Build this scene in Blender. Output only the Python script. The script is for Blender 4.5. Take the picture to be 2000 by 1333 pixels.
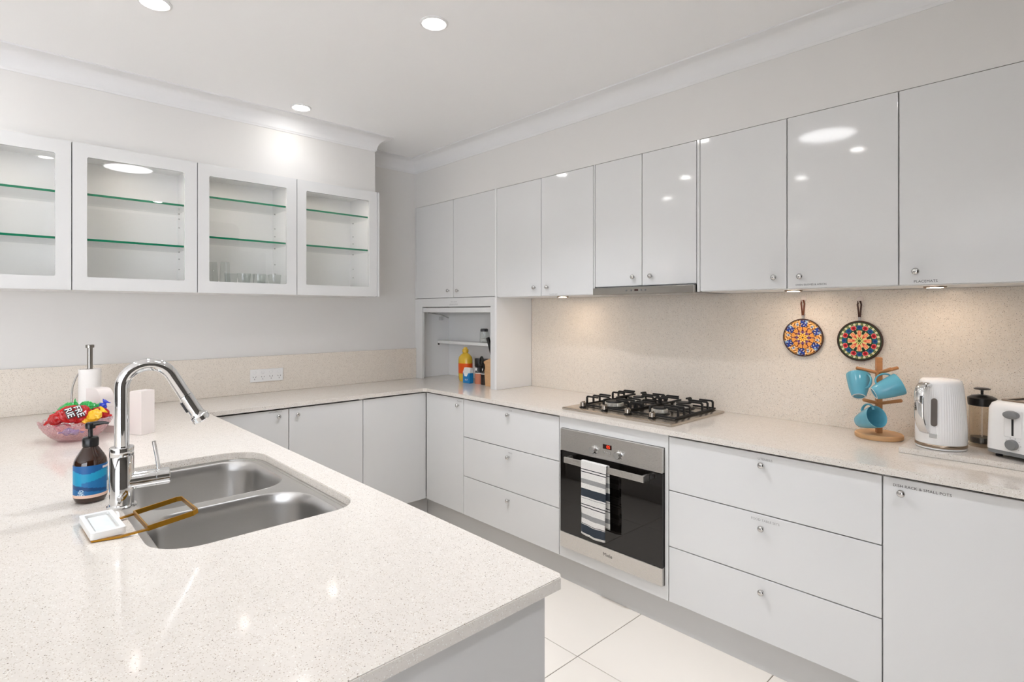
import bpy, bmesh, math, random
from mathutils import Matrix, Vector, noise

# ------------------------------------------------------------------ reset
for o in list(bpy.data.objects):
    bpy.data.objects.remove(o)
SC = bpy.context.scene
COL = SC.collection
R = math.radians
random.seed(7)

# ------------------------------------------------------------------ camera
cam = bpy.data.cameras.new('camera')
cam.sensor_width = 36.0
cam.lens = 1081.2 / 2000 * 36.0
cam.shift_x = 0.0
cam.shift_y = -(666.5 - 610.74) / 2000.0
cam.clip_start = 0.02
camo = bpy.data.objects.new('camera', cam)
COL.objects.link(camo)
camo.location = (3.6862, -2.7698, 1.4135)
camo.rotation_euler = (R(90), 0, 0.8126)
SC.camera = camo

# ------------------------------------------------------------------ world, exposure
wd = bpy.data.worlds.new('world')
SC.world = wd
wd.use_nodes = True
wd.node_tree.nodes['Background'].inputs[0].default_value = (0.93, 0.98, 1.07, 1)
wd.node_tree.nodes['Background'].inputs[1].default_value = 4.6
SC.cycles.transparent_max_bounces = 16
SC.cycles.max_bounces = 8
SC.cycles.use_light_tree = False
SC.cycles.glossy_bounces = 3
SC.view_settings.view_transform = 'Standard'
SC.view_settings.look = 'None'
SC.view_settings.gamma = 1.0
SC.view_settings.use_curve_mapping = False
SC.view_settings.exposure = 0.56
DOWNLIGHT = 34.0       # emission of the ceiling downlight lenses
LAMP = 4.5             # power of the 110-degree beam behind each lens
LAMP_COL = (0.95, 0.99, 1.075)
SKYLIGHT = 10.0         # emission of the round skylight diffuser
UNDERCAB = 72.0         # emission of the warm lights under the wall cabinets
PUCK = 85.0             # emission of the small lights inside the glass cabinets

# ------------------------------------------------------------------ materials
def srgb(r, g, b):
    f = lambda c: c / 12.92 if c <= 0.04045 else ((c + 0.055) / 1.055) ** 2.4
    return (f(r / 255), f(g / 255), f(b / 255), 1)

def mat(name, rgb, rough=0.5, metal=0.0, spec=0.5, emit=None, es=0.0, trans=0.0, ior=1.45, coat=0.0):
    m = bpy.data.materials.new(name)
    m.use_nodes = True
    p = m.node_tree.nodes['Principled BSDF']
    p.inputs['Base Color'].default_value = srgb(*rgb)
    p.inputs['Roughness'].default_value = rough
    p.inputs['Metallic'].default_value = metal
    p.inputs['Specular IOR Level'].default_value = spec
    p.inputs['IOR'].default_value = ior
    p.inputs['Transmission Weight'].default_value = trans
    p.inputs['Coat Weight'].default_value = coat
    if emit:
        p.inputs['Emission Color'].default_value = srgb(*emit)
        p.inputs['Emission Strength'].default_value = es
    return m

def nodes(m):
    nt = m.node_tree
    return nt, nt.nodes, nt.links, nt.nodes['Principled BSDF']

def noisy(m, scale, amount, detail=3, stretch=(1, 1, 1), bump=0.0, bscale=None):
    """soft procedural variation of the base colour and an optional fine bump"""
    nt, N, L, p = nodes(m)
    tc = N.new('ShaderNodeTexCoord')
    mp = N.new('ShaderNodeMapping')
    mp.inputs['Scale'].default_value = stretch
    L.new(tc.outputs['Object'], mp.inputs['Vector'])
    nz = N.new('ShaderNodeTexNoise')
    nz.inputs['Scale'].default_value = scale
    nz.inputs['Detail'].default_value = detail
    L.new(mp.outputs['Vector'], nz.inputs['Vector'])
    mx = N.new('ShaderNodeMix')
    mx.data_type = 'RGBA'
    c = p.inputs['Base Color'].default_value
    mx.inputs[6].default_value = [max(0, v * (1 - amount)) for v in c[:3]] + [1]
    mx.inputs[7].default_value = [min(1, v * (1 + amount)) for v in c[:3]] + [1]
    L.new(nz.outputs['Fac'], mx.inputs[0])
    L.new(mx.outputs[2], p.inputs['Base Color'])
    if bump:
        n2 = N.new('ShaderNodeTexNoise')
        n2.inputs['Scale'].default_value = bscale or scale
        L.new(mp.outputs['Vector'], n2.inputs['Vector'])
        b = N.new('ShaderNodeBump')
        b.inputs['Strength'].default_value = bump
        b.inputs['Distance'].default_value = 0.002
        L.new(n2.outputs['Fac'], b.inputs['Height'])
        L.new(b.outputs['Normal'], p.inputs['Normal'])
    return m

def stone(name, base, rough, dark=0.955):
    """quartz: pale ground with sparse crystal specks of several sizes"""
    m = mat(name, base, rough)
    nt, N, L, p = nodes(m)
    tc = N.new('ShaderNodeTexCoord')
    prev = None
    nz = N.new('ShaderNodeTexNoise')
    nz.inputs['Scale'].default_value = 60
    L.new(tc.outputs['Object'], nz.inputs['Vector'])
    mx = N.new('ShaderNodeMix'); mx.data_type = 'RGBA'
    c = srgb(*base)
    mx.inputs[6].default_value = [v * 0.94 for v in c[:3]] + [1]
    mx.inputs[7].default_value = [min(1, v * 1.05) for v in c[:3]] + [1]
    L.new(nz.outputs['Fac'], mx.inputs[0])
    prev = mx.outputs[2]
    for scale, size, keep, col in ((420, 0.38, 0.76, (186, 172, 154)), (300, 0.30, 0.88, (150, 128, 104)),
                                   (230, 0.27, dark, (84, 66, 50)), (260, 0.34, 0.80, (240, 238, 232))):
        v = N.new('ShaderNodeTexVoronoi')
        v.inputs['Scale'].default_value = scale
        L.new(tc.outputs['Object'], v.inputs['Vector'])
        sep = N.new('ShaderNodeSeparateColor')
        L.new(v.outputs['Color'], sep.inputs['Color'])
        a = N.new('ShaderNodeMath'); a.operation = 'LESS_THAN'
        L.new(v.outputs['Distance'], a.inputs[0]); a.inputs[1].default_value = size
        b = N.new('ShaderNodeMath'); b.operation = 'GREATER_THAN'
        L.new(sep.outputs[0], b.inputs[0]); b.inputs[1].default_value = keep
        k = N.new('ShaderNodeMath'); k.operation = 'MULTIPLY'
        L.new(a.outputs[0], k.inputs[0]); L.new(b.outputs[0], k.inputs[1])
        k2 = N.new('ShaderNodeMath'); k2.operation = 'MULTIPLY'
        L.new(k.outputs[0], k2.inputs[0]); k2.inputs[1].default_value = 0.75
        m2 = N.new('ShaderNodeMix'); m2.data_type = 'RGBA'
        L.new(k2.outputs[0], m2.inputs[0])
        L.new(prev, m2.inputs[6])
        m2.inputs[7].default_value = srgb(*col)
        prev = m2.outputs[2]
    L.new(prev, p.inputs['Base Color'])
    return m

def brushed(name, rgb, rough, stretch, scale=40):
    m = mat(name, rgb, rough, 1.0)
    nt, N, L, p = nodes(m)
    tc = N.new('ShaderNodeTexCoord'); mp = N.new('ShaderNodeMapping')
    mp.inputs['Scale'].default_value = stretch
    L.new(tc.outputs['Object'], mp.inputs['Vector'])
    nz = N.new('ShaderNodeTexNoise'); nz.inputs['Scale'].default_value = scale; nz.inputs['Detail'].default_value = 4
    L.new(mp.outputs['Vector'], nz.inputs['Vector'])
    mr = N.new('ShaderNodeMapRange')
    mr.inputs[3].default_value = rough * 0.75; mr.inputs[4].default_value = rough * 1.3
    L.new(nz.outputs['Fac'], mr.inputs[0]); L.new(mr.outputs[0], p.inputs['Roughness'])
    return m

def thin_glass(name, tint=(255, 255, 255), ior=1.45, rough=0.0):
    m = bpy.data.materials.new(name); m.use_nodes = True
    nt = m.node_tree; N = nt.nodes; L = nt.links
    N.remove(N['Principled BSDF'])
    out = N['Material Output']
    t = N.new('ShaderNodeBsdfTransparent'); t.inputs[0].default_value = srgb(*tint)
    g = N.new('ShaderNodeBsdfGlossy'); g.inputs['Roughness'].default_value = rough
    lw = N.new('ShaderNodeLayerWeight'); lw.inputs[0].default_value = 0.5
    f0 = ((ior - 1) / (ior + 1)) ** 2
    pw = N.new('ShaderNodeMath'); pw.operation = 'POWER'; pw.inputs[1].default_value = 5.0
    L.new(lw.outputs['Facing'], pw.inputs[0])
    f = N.new('ShaderNodeMath'); f.operation = 'MULTIPLY_ADD'; f.inputs[1].default_value = 1 - f0; f.inputs[2].default_value = f0
    L.new(pw.outputs[0], f.inputs[0])
    mx = N.new('ShaderNodeMixShader')
    L.new(f.outputs[0], mx.inputs[0]); L.new(t.outputs[0], mx.inputs[1]); L.new(g.outputs[0], mx.inputs[2])
    L.new(mx.outputs[0], out.inputs[0])
    return m

def colour_attr(name, rough=0.5, spec=0.5):
    m = mat(name, (255, 255, 255), rough, spec=spec)
    nt, N, L, p = nodes(m)
    a = N.new('ShaderNodeAttribute'); a.attribute_name = 'Col'
    L.new(a.outputs['Color'], p.inputs['Base Color'])
    return m

M = {}
M['wall'] = noisy(mat('wall_paint', (227, 224, 220), 0.6), 3, 0.012)
M['dark_wall'] = noisy(mat('added_dark_wall_paint', (92, 88, 84), 0.6), 3, 0.02)  # dark tone invented for unseen walls, gives dark reflections in the chrome
M['ceil'] = noisy(mat('ceiling_paint', (246, 245, 244), 0.7), 2, 0.01)
M['cornice'] = mat('cornice_paint', (232, 231, 230), 0.6)
M['lacquer'] = mat('white_lacquer', (224, 223, 221), 0.06, spec=0.5)
M['carcass'] = mat('white_melamine', (240, 239, 237), 0.35)
M['stone'] = stone('quartz_benchtop', (225, 218, 209), 0.09)
M['stone_wall'] = stone('quartz_splashback', (233, 223, 210), 0.16, 0.915)
M['tile'] = noisy(mat('porcelain_tile', (251, 243, 232), 0.10), 1.5, 0.02)
M['grout'] = noisy(mat('tile_grout', (150, 138, 126), 0.8), 40, 0.05)
M['kick'] = mat('grey_laminate', (205, 203, 200), 0.12)
M['steel'] = brushed('brushed_steel', (208, 205, 201), 0.28, (2, 60, 60))
M['sink'] = brushed('sink_steel', (206, 204, 201), 0.30, (20, 20, 20))
M['hob'] = brushed('hob_steel', (192, 183, 172), 0.24, (3, 60, 60))
M['alu'] = mat('cast_aluminium', (222, 218, 210), 0.4, 0.7)
M['satin'] = mat('satin_steel', (158, 153, 146), 0.3, 1.0)
M['chrome'] = mat('chrome', (232, 232, 232), 0.04, 1.0)
M['knob'] = mat('knob_chrome', (205, 204, 202), 0.13, 1.0)
M['brass'] = noisy(mat('brushed_brass', (190, 140, 50), 0.3, 1.0), 60, 0.12)
M['black'] = mat('black_cast_iron', (22, 21, 20), 0.5)
M['plastic_black'] = mat('black_plastic', (20, 19, 19), 0.28)
M['oven_glass'] = mat('black_oven_glass', (20, 17, 15), 0.03, spec=0.6)
M['white_plastic'] = mat('white_plastic', (238, 236, 233), 0.25)
M['grey_plastic'] = mat('grey_plastic', (128, 128, 128), 0.4)
M['dark_grey'] = mat('dark_grey_plastic', (70, 70, 71), 0.4)
M['glass'] = thin_glass('clear_glass')
M['tumbler'] = thin_glass('tumbler_glass', (244, 246, 245), 1.75)
M['shelf_glass'] = thin_glass('shelf_glass', (254, 255, 255), 1.28)
M['shelf_edge'] = mat('green_glass_edge', (24, 128, 92), 0.1, spec=0.6)
M['wood'] = noisy(mat('warm_wood', (186, 130, 84), 0.5), 20, 0.22, stretch=(1, 1, 6), detail=6)
M['wood_light'] = noisy(mat('pale_wood', (214, 170, 124), 0.5), 25, 0.15, stretch=(1, 1, 5), detail=5)
M['teal'] = noisy(mat('teal_glaze', (98, 168, 188), 0.08), 30, 0.10)
M['foot'] = mat('unglazed_foot', (222, 220, 214), 0.6)
M['paper'] = noisy(mat('paper_towel', (240, 235, 230), 0.9), 90, 0.02, bump=0.3, bscale=200)
M['ceramic'] = mat('cream_ceramic', (236, 226, 220), 0.3)
M['amber'] = mat('amber_bottle', (46, 22, 10), 0.06, spec=0.6, coat=0.5)
M['label'] = colour_attr('printed_label', 0.4)
M['print'] = colour_attr('printed_trivet', 0.35)
M['ink'] = mat('black_ink', (60, 58, 56), 0.6)
M['grey_ink'] = mat('grey_ink', (150, 147, 144), 0.6)
M['white_ink'] = mat('white_ink', (250, 250, 250), 0.5)
M['leather'] = noisy(mat('brown_leather', (104, 52, 26), 0.55), 80, 0.15)
M['rim'] = mat('dark_brown_rim', (62, 34, 22), 0.5)
M['suction'] = mat('clear_plastic_hook', (238, 226, 216), 0.2)
M['orange_label'] = mat('orange_label', (238, 92, 18), 0.4)
M['oil'] = mat('yellow_oil_bottle', (226, 184, 60), 0.12)
M['blue'] = mat('salt_packet_blue', (28, 132, 196), 0.4)
M['pink_salt'] = noisy(mat('pink_salt', (206, 128, 98), 0.4), 150, 0.25)
M['pepper'] = noisy(mat('pepper_corns', (44, 34, 28), 0.4), 200, 0.5)
M['salt_white'] = mat('white_salt', (232, 230, 226), 0.6)
M['drain'] = mat('drain_dark', (60, 60, 60), 0.3, 1.0)
M['red_display'] = mat('red_display', (40, 4, 2), 0.2, emit=(255, 40, 20), es=0.0)
M['red_digit'] = mat('red_digit', (255, 60, 30), 0.4, emit=(255, 60, 30), es=1.2)
M['lens'] = mat('downlight_lens', (255, 255, 255), 0.5, emit=(255, 253, 250), es=DOWNLIGHT)
M['sky'] = mat('skylight_diffuser', (255, 255, 255), 0.5, emit=(250, 250, 252), es=SKYLIGHT)
M['warm'] = mat('warm_lamp', (255, 255, 255), 0.5, emit=(255, 230, 206), es=UNDERCAB)
M['puck'] = mat('cabinet_lamp', (255, 255, 255), 0.5, emit=(255, 247, 238), es=PUCK)
M['cord'] = mat('black_cord', (40, 38, 36), 0.5)
M['press_glass'] = thin_glass('press_glass', (250, 247, 242), 1.5)
M['kettle'] = mat('kettle_white', (242, 240, 237), 0.16)
M['bronze'] = mat('bronze_ring', (168, 150, 132), 0.28, 1.0)
M['window_grey'] = mat('smoked_window', (112, 104, 98), 0.15)
M['dish'] = noisy(mat('white_dish', (242, 241, 238), 0.3), 20, 0.02)
M['sponge'] = noisy(mat('pale_sponge_pad', (226, 232, 232), 0.8), 60, 0.04)

def wrapper(name, rgb):
    return noisy(mat(name, rgb, 0.2, spec=0.7), 45, 0.35, detail=5, bump=0.5, bscale=50)
M['w_red'] = wrapper('red_foil', (180, 14, 14))
M['w_green'] = wrapper('green_foil', (46, 168, 78))
M['w_blue'] = wrapper('blue_foil', (30, 62, 190))
M['w_yellow'] = wrapper('yellow_foil', (246, 180, 30))
M['w_orange'] = wrapper('orange_foil', (232, 120, 60))
M['w_pink'] = wrapper('pink_foil', (226, 110, 130))

def bowl_glass():
    m = bpy.data.materials.new('pink_crystal'); m.use_nodes = True
    nt = m.node_tree; N = nt.nodes; L = nt.links
    N.remove(N['Principled BSDF'])
    out = N['Material Output']
    t = N.new('ShaderNodeBsdfTransparent'); t.inputs[0].default_value = srgb(252, 234, 236)
    d = N.new('ShaderNodeBsdfDiffuse'); d.inputs[0].default_value = srgb(240, 190, 196)
    g = N.new('ShaderNodeBsdfGlossy'); g.inputs['Roughness'].default_value = 0.05
    tc = N.new('ShaderNodeTexCoord')
    v = N.new('ShaderNodeTexVoronoi'); v.inputs['Scale'].default_value = 70
    L.new(tc.outputs['Object'], v.inputs['Vector'])
    b = N.new('ShaderNodeBump'); b.inputs['Strength'].default_value = 1.0; b.inputs['Distance'].default_value = 0.006
    L.new(v.outputs['Distance'], b.inputs['Height'])
    L.new(b.outputs[0], g.inputs['Normal'])
    lw = N.new('ShaderNodeLayerWeight'); lw.inputs[0].default_value = 0.35
    L.new(b.outputs[0], lw.inputs['Normal'])
    f = N.new('ShaderNodeMath'); f.operation = 'MULTIPLY_ADD'; f.inputs[1].default_value = 0.55; f.inputs[2].default_value = 0.08
    L.new(lw.outputs['Facing'], f.inputs[0])
    m1 = N.new('ShaderNodeMixShader'); m1.inputs[0].default_value = 0.14
    L.new(t.outputs[0], m1.inputs[1]); L.new(d.outputs[0], m1.inputs[2])
    m2 = N.new('ShaderNodeMixShader')
    L.new(f.outputs[0], m2.inputs[0]); L.new(m1.outputs[0], m2.inputs[1]); L.new(g.outputs[0], m2.inputs[2])
    L.new(m2.outputs[0], out.inputs[0])
    return m
M['crystal'] = bowl_glass()

def towel_mat():
    """woven stripes: a constant colour ramp over the cloth's own length (UV v)"""
    m = mat('striped_cotton', (240, 236, 230), 0.9, spec=0.1)
    nt, N, L, p = nodes(m)
    uv = N.new('ShaderNodeUVMap')
    sx = N.new('ShaderNodeSeparateXYZ'); L.new(uv.outputs[0], sx.inputs[0])
    cr = N.new('ShaderNodeValToRGB'); cr.color_ramp.interpolation = 'CONSTANT'
    W_, K, G, B = (234, 231, 226), (50, 50, 54), (158, 157, 156), (62, 68, 76)
    st = [(0, W_), (.10, K), (.112, W_), (.135, K), (.147, W_), (.235, G), (.30, W_), (.37, B), (.48, W_), (.497, G), (.505, W_),
          (.58, K), (.592, W_), (.615, K), (.627, W_), (.715, G), (.78, W_), (.845, K), (.853, W_), (.86, B), (.972, W_)]
    el = cr.color_ramp.elements
    el[0].position = 0; el[0].color = srgb(*W_)
    el[1].position = st[1][0]; el[1].color = srgb(*st[1][1])
    for ps, c in st[2:]:
        e = el.new(ps); e.color = srgb(*c)
    L.new(sx.outputs[1], cr.inputs[0])
    tc = N.new('ShaderNodeTexCoord')
    nz = N.new('ShaderNodeTexNoise'); nz.inputs['Scale'].default_value = 500
    L.new(tc.outputs['Object'], nz.inputs['Vector'])
    mx = N.new('ShaderNodeMix'); mx.data_type = 'RGBA'; mx.blend_type = 'MULTIPLY'; mx.inputs[0].default_value = 0.55
    L.new(cr.outputs[0], mx.inputs[6])
    cr2 = N.new('ShaderNodeValToRGB'); cr2.color_ramp.elements[0].position = 0.3; cr2.color_ramp.elements[1].position = 0.55
    cr2.color_ramp.elements[0].color = (.5, .5, .5, 1)
    L.new(nz.outputs['Fac'], cr2.inputs[0]); L.new(cr2.outputs[0], mx.inputs[7])
    L.new(mx.outputs[2], p.inputs['Base Color'])
    b = N.new('ShaderNodeBump'); b.inputs['Strength'].default_value = 0.4; b.inputs['Distance'].default_value = 0.001
    L.new(nz.outputs['Fac'], b.inputs['Height']); L.new(b.outputs[0], p.inputs['Normal'])
    return m
M['towel'] = towel_mat()

# ------------------------------------------------------------------ helpers
def mw(o):
    m = o.matrix_basis.copy()
    while o.parent:
        o = o.parent
        m = o.matrix_basis @ m
    return m

def obj(name, bm, m, parent=None, local=False, smooth=False, origin=None, doubles=False):
    """link one bmesh as ONE mesh object; world-authored unless local"""
    if doubles:
        bmesh.ops.remove_doubles(bm, verts=bm.verts, dist=1e-6)
    bmesh.ops.recalc_face_normals(bm, faces=bm.faces)
    if parent and not local:
        bm.transform(mw(parent).inverted())
    if origin is not None and not parent:
        bm.transform(Matrix.Translation(-Vector(origin)))
    me = bpy.data.meshes.new(name)
    bm.to_mesh(me); bm.free()
    for k in (m if isinstance(m, (list, tuple)) else [m]):
        me.materials.append(M[k] if isinstance(k, str) else k)
    if smooth:
        for p in me.polygons: p.use_smooth = True
        me.set_sharp_from_angle(angle=R(38))
    o = bpy.data.objects.new(name, me)
    if origin is not None and not parent: o.location = origin
    o.parent = parent
    COL.objects.link(o)
    return o

def tag(o, label=None, cat=None, group=None, kind=None):
    if label: o['label'] = label
    if cat: o['category'] = cat
    if group: o['group'] = group
    if kind: o['kind'] = kind
    return o

def thing(name, label, cat, loc, rotz=0.0, group=None):
    o = bpy.data.objects.new(name, None)
    o.empty_display_size = 0.05
    o.location = loc; o.rotation_euler = (0, 0, rotz)
    COL.objects.link(o)
    return tag(o, label, cat, group)

def struct(name, bm, m, **k):
    return tag(obj(name, bm, m, **k), kind='structure')

def NB(): return bmesh.new()

def box(bm, x0, x1, y0, y1, z0, z1, bev=0.0, seg=2):
    b = bmesh.new()
    bmesh.ops.create_cube(b, size=1)
    for v in b.verts:
        v.co = Vector(((x0 + x1) / 2 + v.co.x * (x1 - x0), (y0 + y1) / 2 + v.co.y * (y1 - y0), (z0 + z1) / 2 + v.co.z * (z1 - z0)))
    if bev:
        bmesh.ops.bevel(b, geom=list(b.edges), offset=bev, segments=seg, affect='EDGES', profile=0.5)
    merge(bm, b)
    return bm

def merge(bm, b, mtx=None, mi=None):
    if mtx is not None: b.transform(mtx)
    vm = {}
    for v in b.verts: vm[v] = bm.verts.new(v.co)
    for f in b.faces:
        try:
            nf = bm.faces.new([vm[v] for v in f.verts]); nf.smooth = f.smooth
            nf.material_index = f.material_index if mi is None else mi
        except ValueError:
            pass
    b.free()

def frame_to(axis):
    a = Vector(axis).normalized()
    return a.to_track_quat('Z', 'Y').to_matrix().to_4x4()

def lathe(bm, prof, seg=32, at=(0, 0, 0), axis=(0, 0, 1), rfun=None, mi=0, caps=True):
    """prof: list of (r,z); rfun(theta,r,z)->(r,z) modulation"""
    mtx = Matrix.Translation(Vector(at)) @ frame_to(axis) if tuple(axis) != (0, 0, 1) else Matrix.Translation(Vector(at))
    rings = []
    for r, z in prof:
        if r < 1e-6:
            rings.append([bm.verts.new(mtx @ Vector((0, 0, z)))])
        else:
            ring = []
            for i in range(seg):
                t = 2 * math.pi * i / seg
                rr, zz = (r, z) if rfun is None else rfun(t, r, z)
                ring.append(bm.verts.new(mtx @ Vector((rr * math.cos(t), rr * math.sin(t), zz))))
            rings.append(ring)
    for a, b in zip(rings, rings[1:]):
        for i in range(seg):
            j = (i + 1) % seg
            if len(a) == 1 and len(b) == 1: continue
            if len(a) == 1: f = bm.faces.new((a[0], b[i], b[j]))
            elif len(b) == 1: f = bm.faces.new((a[i], b[0], a[j]))
            else: f = bm.faces.new((a[i], b[i], b[j], a[j]))
            f.material_index = mi
    if caps:
        for ring in (rings[0], rings[-1]):
            if len(ring) > 2:
                f = bm.faces.new(ring); f.material_index = mi
    return bm

def tube(bm, pts, r, seg=12, closed=False, sec=None, up=None):
    """sweep a circle (or a given section [(a,b)..]) along pts"""
    P = [Vector(p) for p in pts]
    n = len(P)
    T = []
    for i in range(n):
        if closed: t = P[(i + 1) % n] - P[i - 1]
        elif i == 0: t = P[1] - P[0]
        elif i == n - 1: t = P[-1] - P[-2]
        else: t = (P[i + 1] - P[i]).normalized() + (P[i] - P[i - 1]).normalized()
        T.append(t.normalized())
    u = Vector(up) if up else (Vector((0, 0, 1)) if abs(T[0].z) < 0.9 else Vector((1, 0, 0)))
    rings = []
    for i in range(n):
        u = (u - T[i] * u.dot(T[i]))
        u.normalize()
        w = T[i].cross(u)
        rr = r[i] if isinstance(r, (list, tuple)) else r
        k = 1.0
        if 0 < i < n - 1 or closed:
            a = (P[i] - P[i - 1]).normalized(); c = a.dot(T[i]); k = 1 / max(0.6, c)
        ring = []
        if sec:
            for a, b in sec: ring.append(bm.verts.new(P[i] + u * a + w * b * (k if sec else 1)))
        else:
            for j in range(seg):
                t = 2 * math.pi * j / seg
                ring.append(bm.verts.new(P[i] + u * math.cos(t) * rr + w * math.sin(t) * rr))
        rings.append(ring)
    m = len(rings[0])
    pairs = list(zip(rings, rings[1:]))
    if closed: pairs.append((rings[-1], rings[0]))
    for a, b in pairs:
        for j in range(m):
            bm.faces.new((a[j], a[(j + 1) % m], b[(j + 1) % m], b[j]))
    if not closed:
        bm.faces.new(rings[0]); bm.faces.new(rings[-1])
    return bm

def rrect(x0, x1, y0, y1, r, n=6):
    """rounded rectangle outline; r a number or 4 radii (++ , -+, --, +-)"""
    rs = r if isinstance(r, (list, tuple)) else (r,) * 4
    pts = []
    for (cx, cy, a0, q) in ((x1 - rs[0], y1 - rs[0], 0, rs[0]), (x0 + rs[1], y1 - rs[1], 90, rs[1]), (x0 + rs[2], y0 + rs[2], 180, rs[2]), (x1 - rs[3], y0 + rs[3], 270, rs[3])):
        if q <= 0: pts.append((cx, cy)); continue
        for i in range(n + 1):
            a = R(a0 + 90 * i / n)
            pts.append((cx + q * math.cos(a), cy + q * math.sin(a)))
    return pts

def plate(bm, outer, holes, t0, t1, f3=lambda a, b, t: (a, b, t)):
    """flat plate with holes: outline loops in 2-D, thickness t0..t1, mapped by f3"""
    b = bmesh.new()
    loops = []
    for lp in [outer] + list(holes):
        vs = [b.verts.new((p[0], p[1], 0)) for p in lp]
        loops.append(vs)
    ed = []
    for vs in loops:
        for i in range(len(vs)): ed.append(b.edges.new((vs[i], vs[(i + 1) % len(vs)])))
    bmesh.ops.triangle_fill(b, use_beauty=True, use_dissolve=False, edges=ed)
    b.verts.index_update()
    top = {v: bm.verts.new(f3(v.co.x, v.co.y, t1)) for v in b.verts}
    bot = {v: bm.verts.new(f3(v.co.x, v.co.y, t0)) for v in b.verts}
    for f in b.faces:
        bm.faces.new([top[v] for v in f.verts])
        bm.faces.new([bot[v] for v in reversed(f.verts)])
    for vs in loops:
        n = len(vs)
        for i in range(n):
            a, c = vs[i], vs[(i + 1) % n]
            bm.faces.new((top[a], top[c], bot[c], bot[a]))
    b.free()
    return bm

def loft(bm, loops, cap0=False, cap1=True):
    rings = [[bm.verts.new(p) for p in lp] for lp in loops]
    n = len(rings[0])
    for a, b in zip(rings, rings[1:]):
        for i in range(n):
            bm.faces.new((a[i], a[(i + 1) % n], b[(i + 1) % n], b[i]))
    if cap0: bm.faces.new(rings[0])
    if cap1: bm.faces.new(rings[-1])
    return bm

def text_mesh(s, size, f3, align='CENTER', spacing=1.0, offset=0.0):
    cu = bpy.data.curves.new('txt', 'FONT')
    cu.body = s; cu.size = size; cu.align_x = align; cu.align_y = 'CENTER'; cu.space_character = spacing
    cu.resolution_u = 3; cu.offset = offset
    o = bpy.data.objects.new('txt', cu)
    COL.objects.link(o)
    dg = bpy.context.evaluated_depsgraph_get()
    me = bpy.data.meshes.new_from_object(o.evaluated_get(dg))
    bpy.data.objects.remove(o); bpy.data.curves.remove(cu)
    bm = bmesh.new(); bm.from_mesh(me); bpy.data.meshes.remove(me)
    for v in bm.verts: v.co = Vector(f3(v.co.x, v.co.y))
    return bm

def copy_tree(o, parent=None):
    c = o.copy(); COL.objects.link(c); c.parent = parent
    for ch in list(o.children): copy_tree(ch, c)
    return c

# key dimensions (metres), from the camera solve
D = 0.595; U = 0.33; EL = 0.535; E2 = 0.36
ZB = 0.9; ZC = 2.595
XS, XC, XO0, XO1, XA, XB, XE = 0.9461, 1.7505, 1.769, 2.365, 2.392, 3.193, 3.793
DT, D1, D2, DB = 0.868, 0.6316, 0.3851, 0.1411
PX, PY, PB = 2.972, -1.951, -2.95

# ------------------------------------------------------------------ room shell
fl = NB(); box(fl, -5, 4.9, -11, 0.015, -0.10, -0.004)
floor = struct('floor', fl, 'grout')
TS = 0.6; TX = 2.22; TY = -1.01
tile_me = None
far = NB()
for i in range(-12, 6):
    for j in range(-17, 2):
        x0 = TX + i * TS; y0 = TY + j * TS
        if x0 < -4.95 or x0 + TS > 4.95 or y0 < -11 or y0 + TS > 0.3: continue
        if -1 <= i <= 3 and -3 <= j <= 0:
            if tile_me is None:
                b = NB(); box(b, 0.0015, TS - 0.0015, 0.0015, TS - 0.0015, -0.004, 0.0, 0.0012, 1)
                t = obj('tile', b, 'tile', floor, local=True); tile_me = t.data
            else:
                t = bpy.data.objects.new('tile', tile_me); COL.objects.link(t); t.parent = floor
            t.location = (x0, y0, 0)
        else:
            y1 = min(y0 + TS - 0.0015, 0.01)
            box(far, x0 + 0.0015, x0 + TS - 0.0015, y0 + 0.0015, y1, -0.004, 0.0)
tag(obj('tile_field', far, 'tile', floor), kind='stuff')

b = NB(); box(b, -5, 4.9, -11, 0.115, ZC, ZC + 0.1)
struct('ceiling', b, 'ceil')
b = NB()
box(b, -0.1, 0.0, -4.2, 0.115, 0, ZC)
struct('wall_left', b, 'wall')
b = NB(); box(b, 0.0, 0.33, -4.2, -0.868, 2.2227, ZC); struct('wall_left_bulkhead', b, 'wall')
b = NB()
box(b, 0.0, 4.9, 0.015, 0.115, 0, ZC)
struct('wall_right', b, 'wall')
b = NB(); box(b, 0.0, 4.9, -U + 0.004, 0.015, 2.2322, ZC); struct('wall_right_bulkhead', b, 'wall')
WY0, WY1, WZ0, WZ1 = -10.4, -4.3, 0.03, 2.38      # invented glazing behind the camera, on its right, added to light the room
b = NB()
plate(b, [(-11, 0), (0.115, 0), (0.115, ZC), (-11, ZC)], [[(WY0, WZ0), (WY1, WZ0), (WY1, WZ1), (WY0, WZ1)]], 4.9, 5.0, lambda a, c, q: (q, a, c))
struct('wall_side', b, 'dark_wall')
b = NB()
NP = 6; pw_ = (WY1 - WY0) / NP
plate(b, [(WY0, WZ0), (WY1, WZ0), (WY1, WZ1), (WY0, WZ1)], [[(WY0 + k * pw_ + 0.03, WZ0 + 0.05), (WY0 + (k + 1) * pw_ - 0.03, WZ0 + 0.05), (WY0 + (k + 1) * pw_ - 0.03, WZ1 - 0.05), (WY0 + k * pw_ + 0.03, WZ1 - 0.05)] for k in range(NP)], 4.93, 4.97, lambda a, c, q: (q, a, c))
win = struct('added_window_1', b, 'white_plastic')
for k in range(NP):
    b = NB(); box(b, 4.947, 4.953, WY0 + k * pw_ + 0.03, WY0 + (k + 1) * pw_ - 0.03, WZ0 + 0.05, WZ1 - 0.05); obj('pane', b, 'glass', win)
b = NB(); box(b, -5, 4.9, -11.1, -11, 0, ZC); struct('wall_back', b, 'dark_wall')
b = NB(); box(b, -5, -0.1, -4.2, -4.1, 0, ZC); struct('wall_return', b, 'wall')
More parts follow.
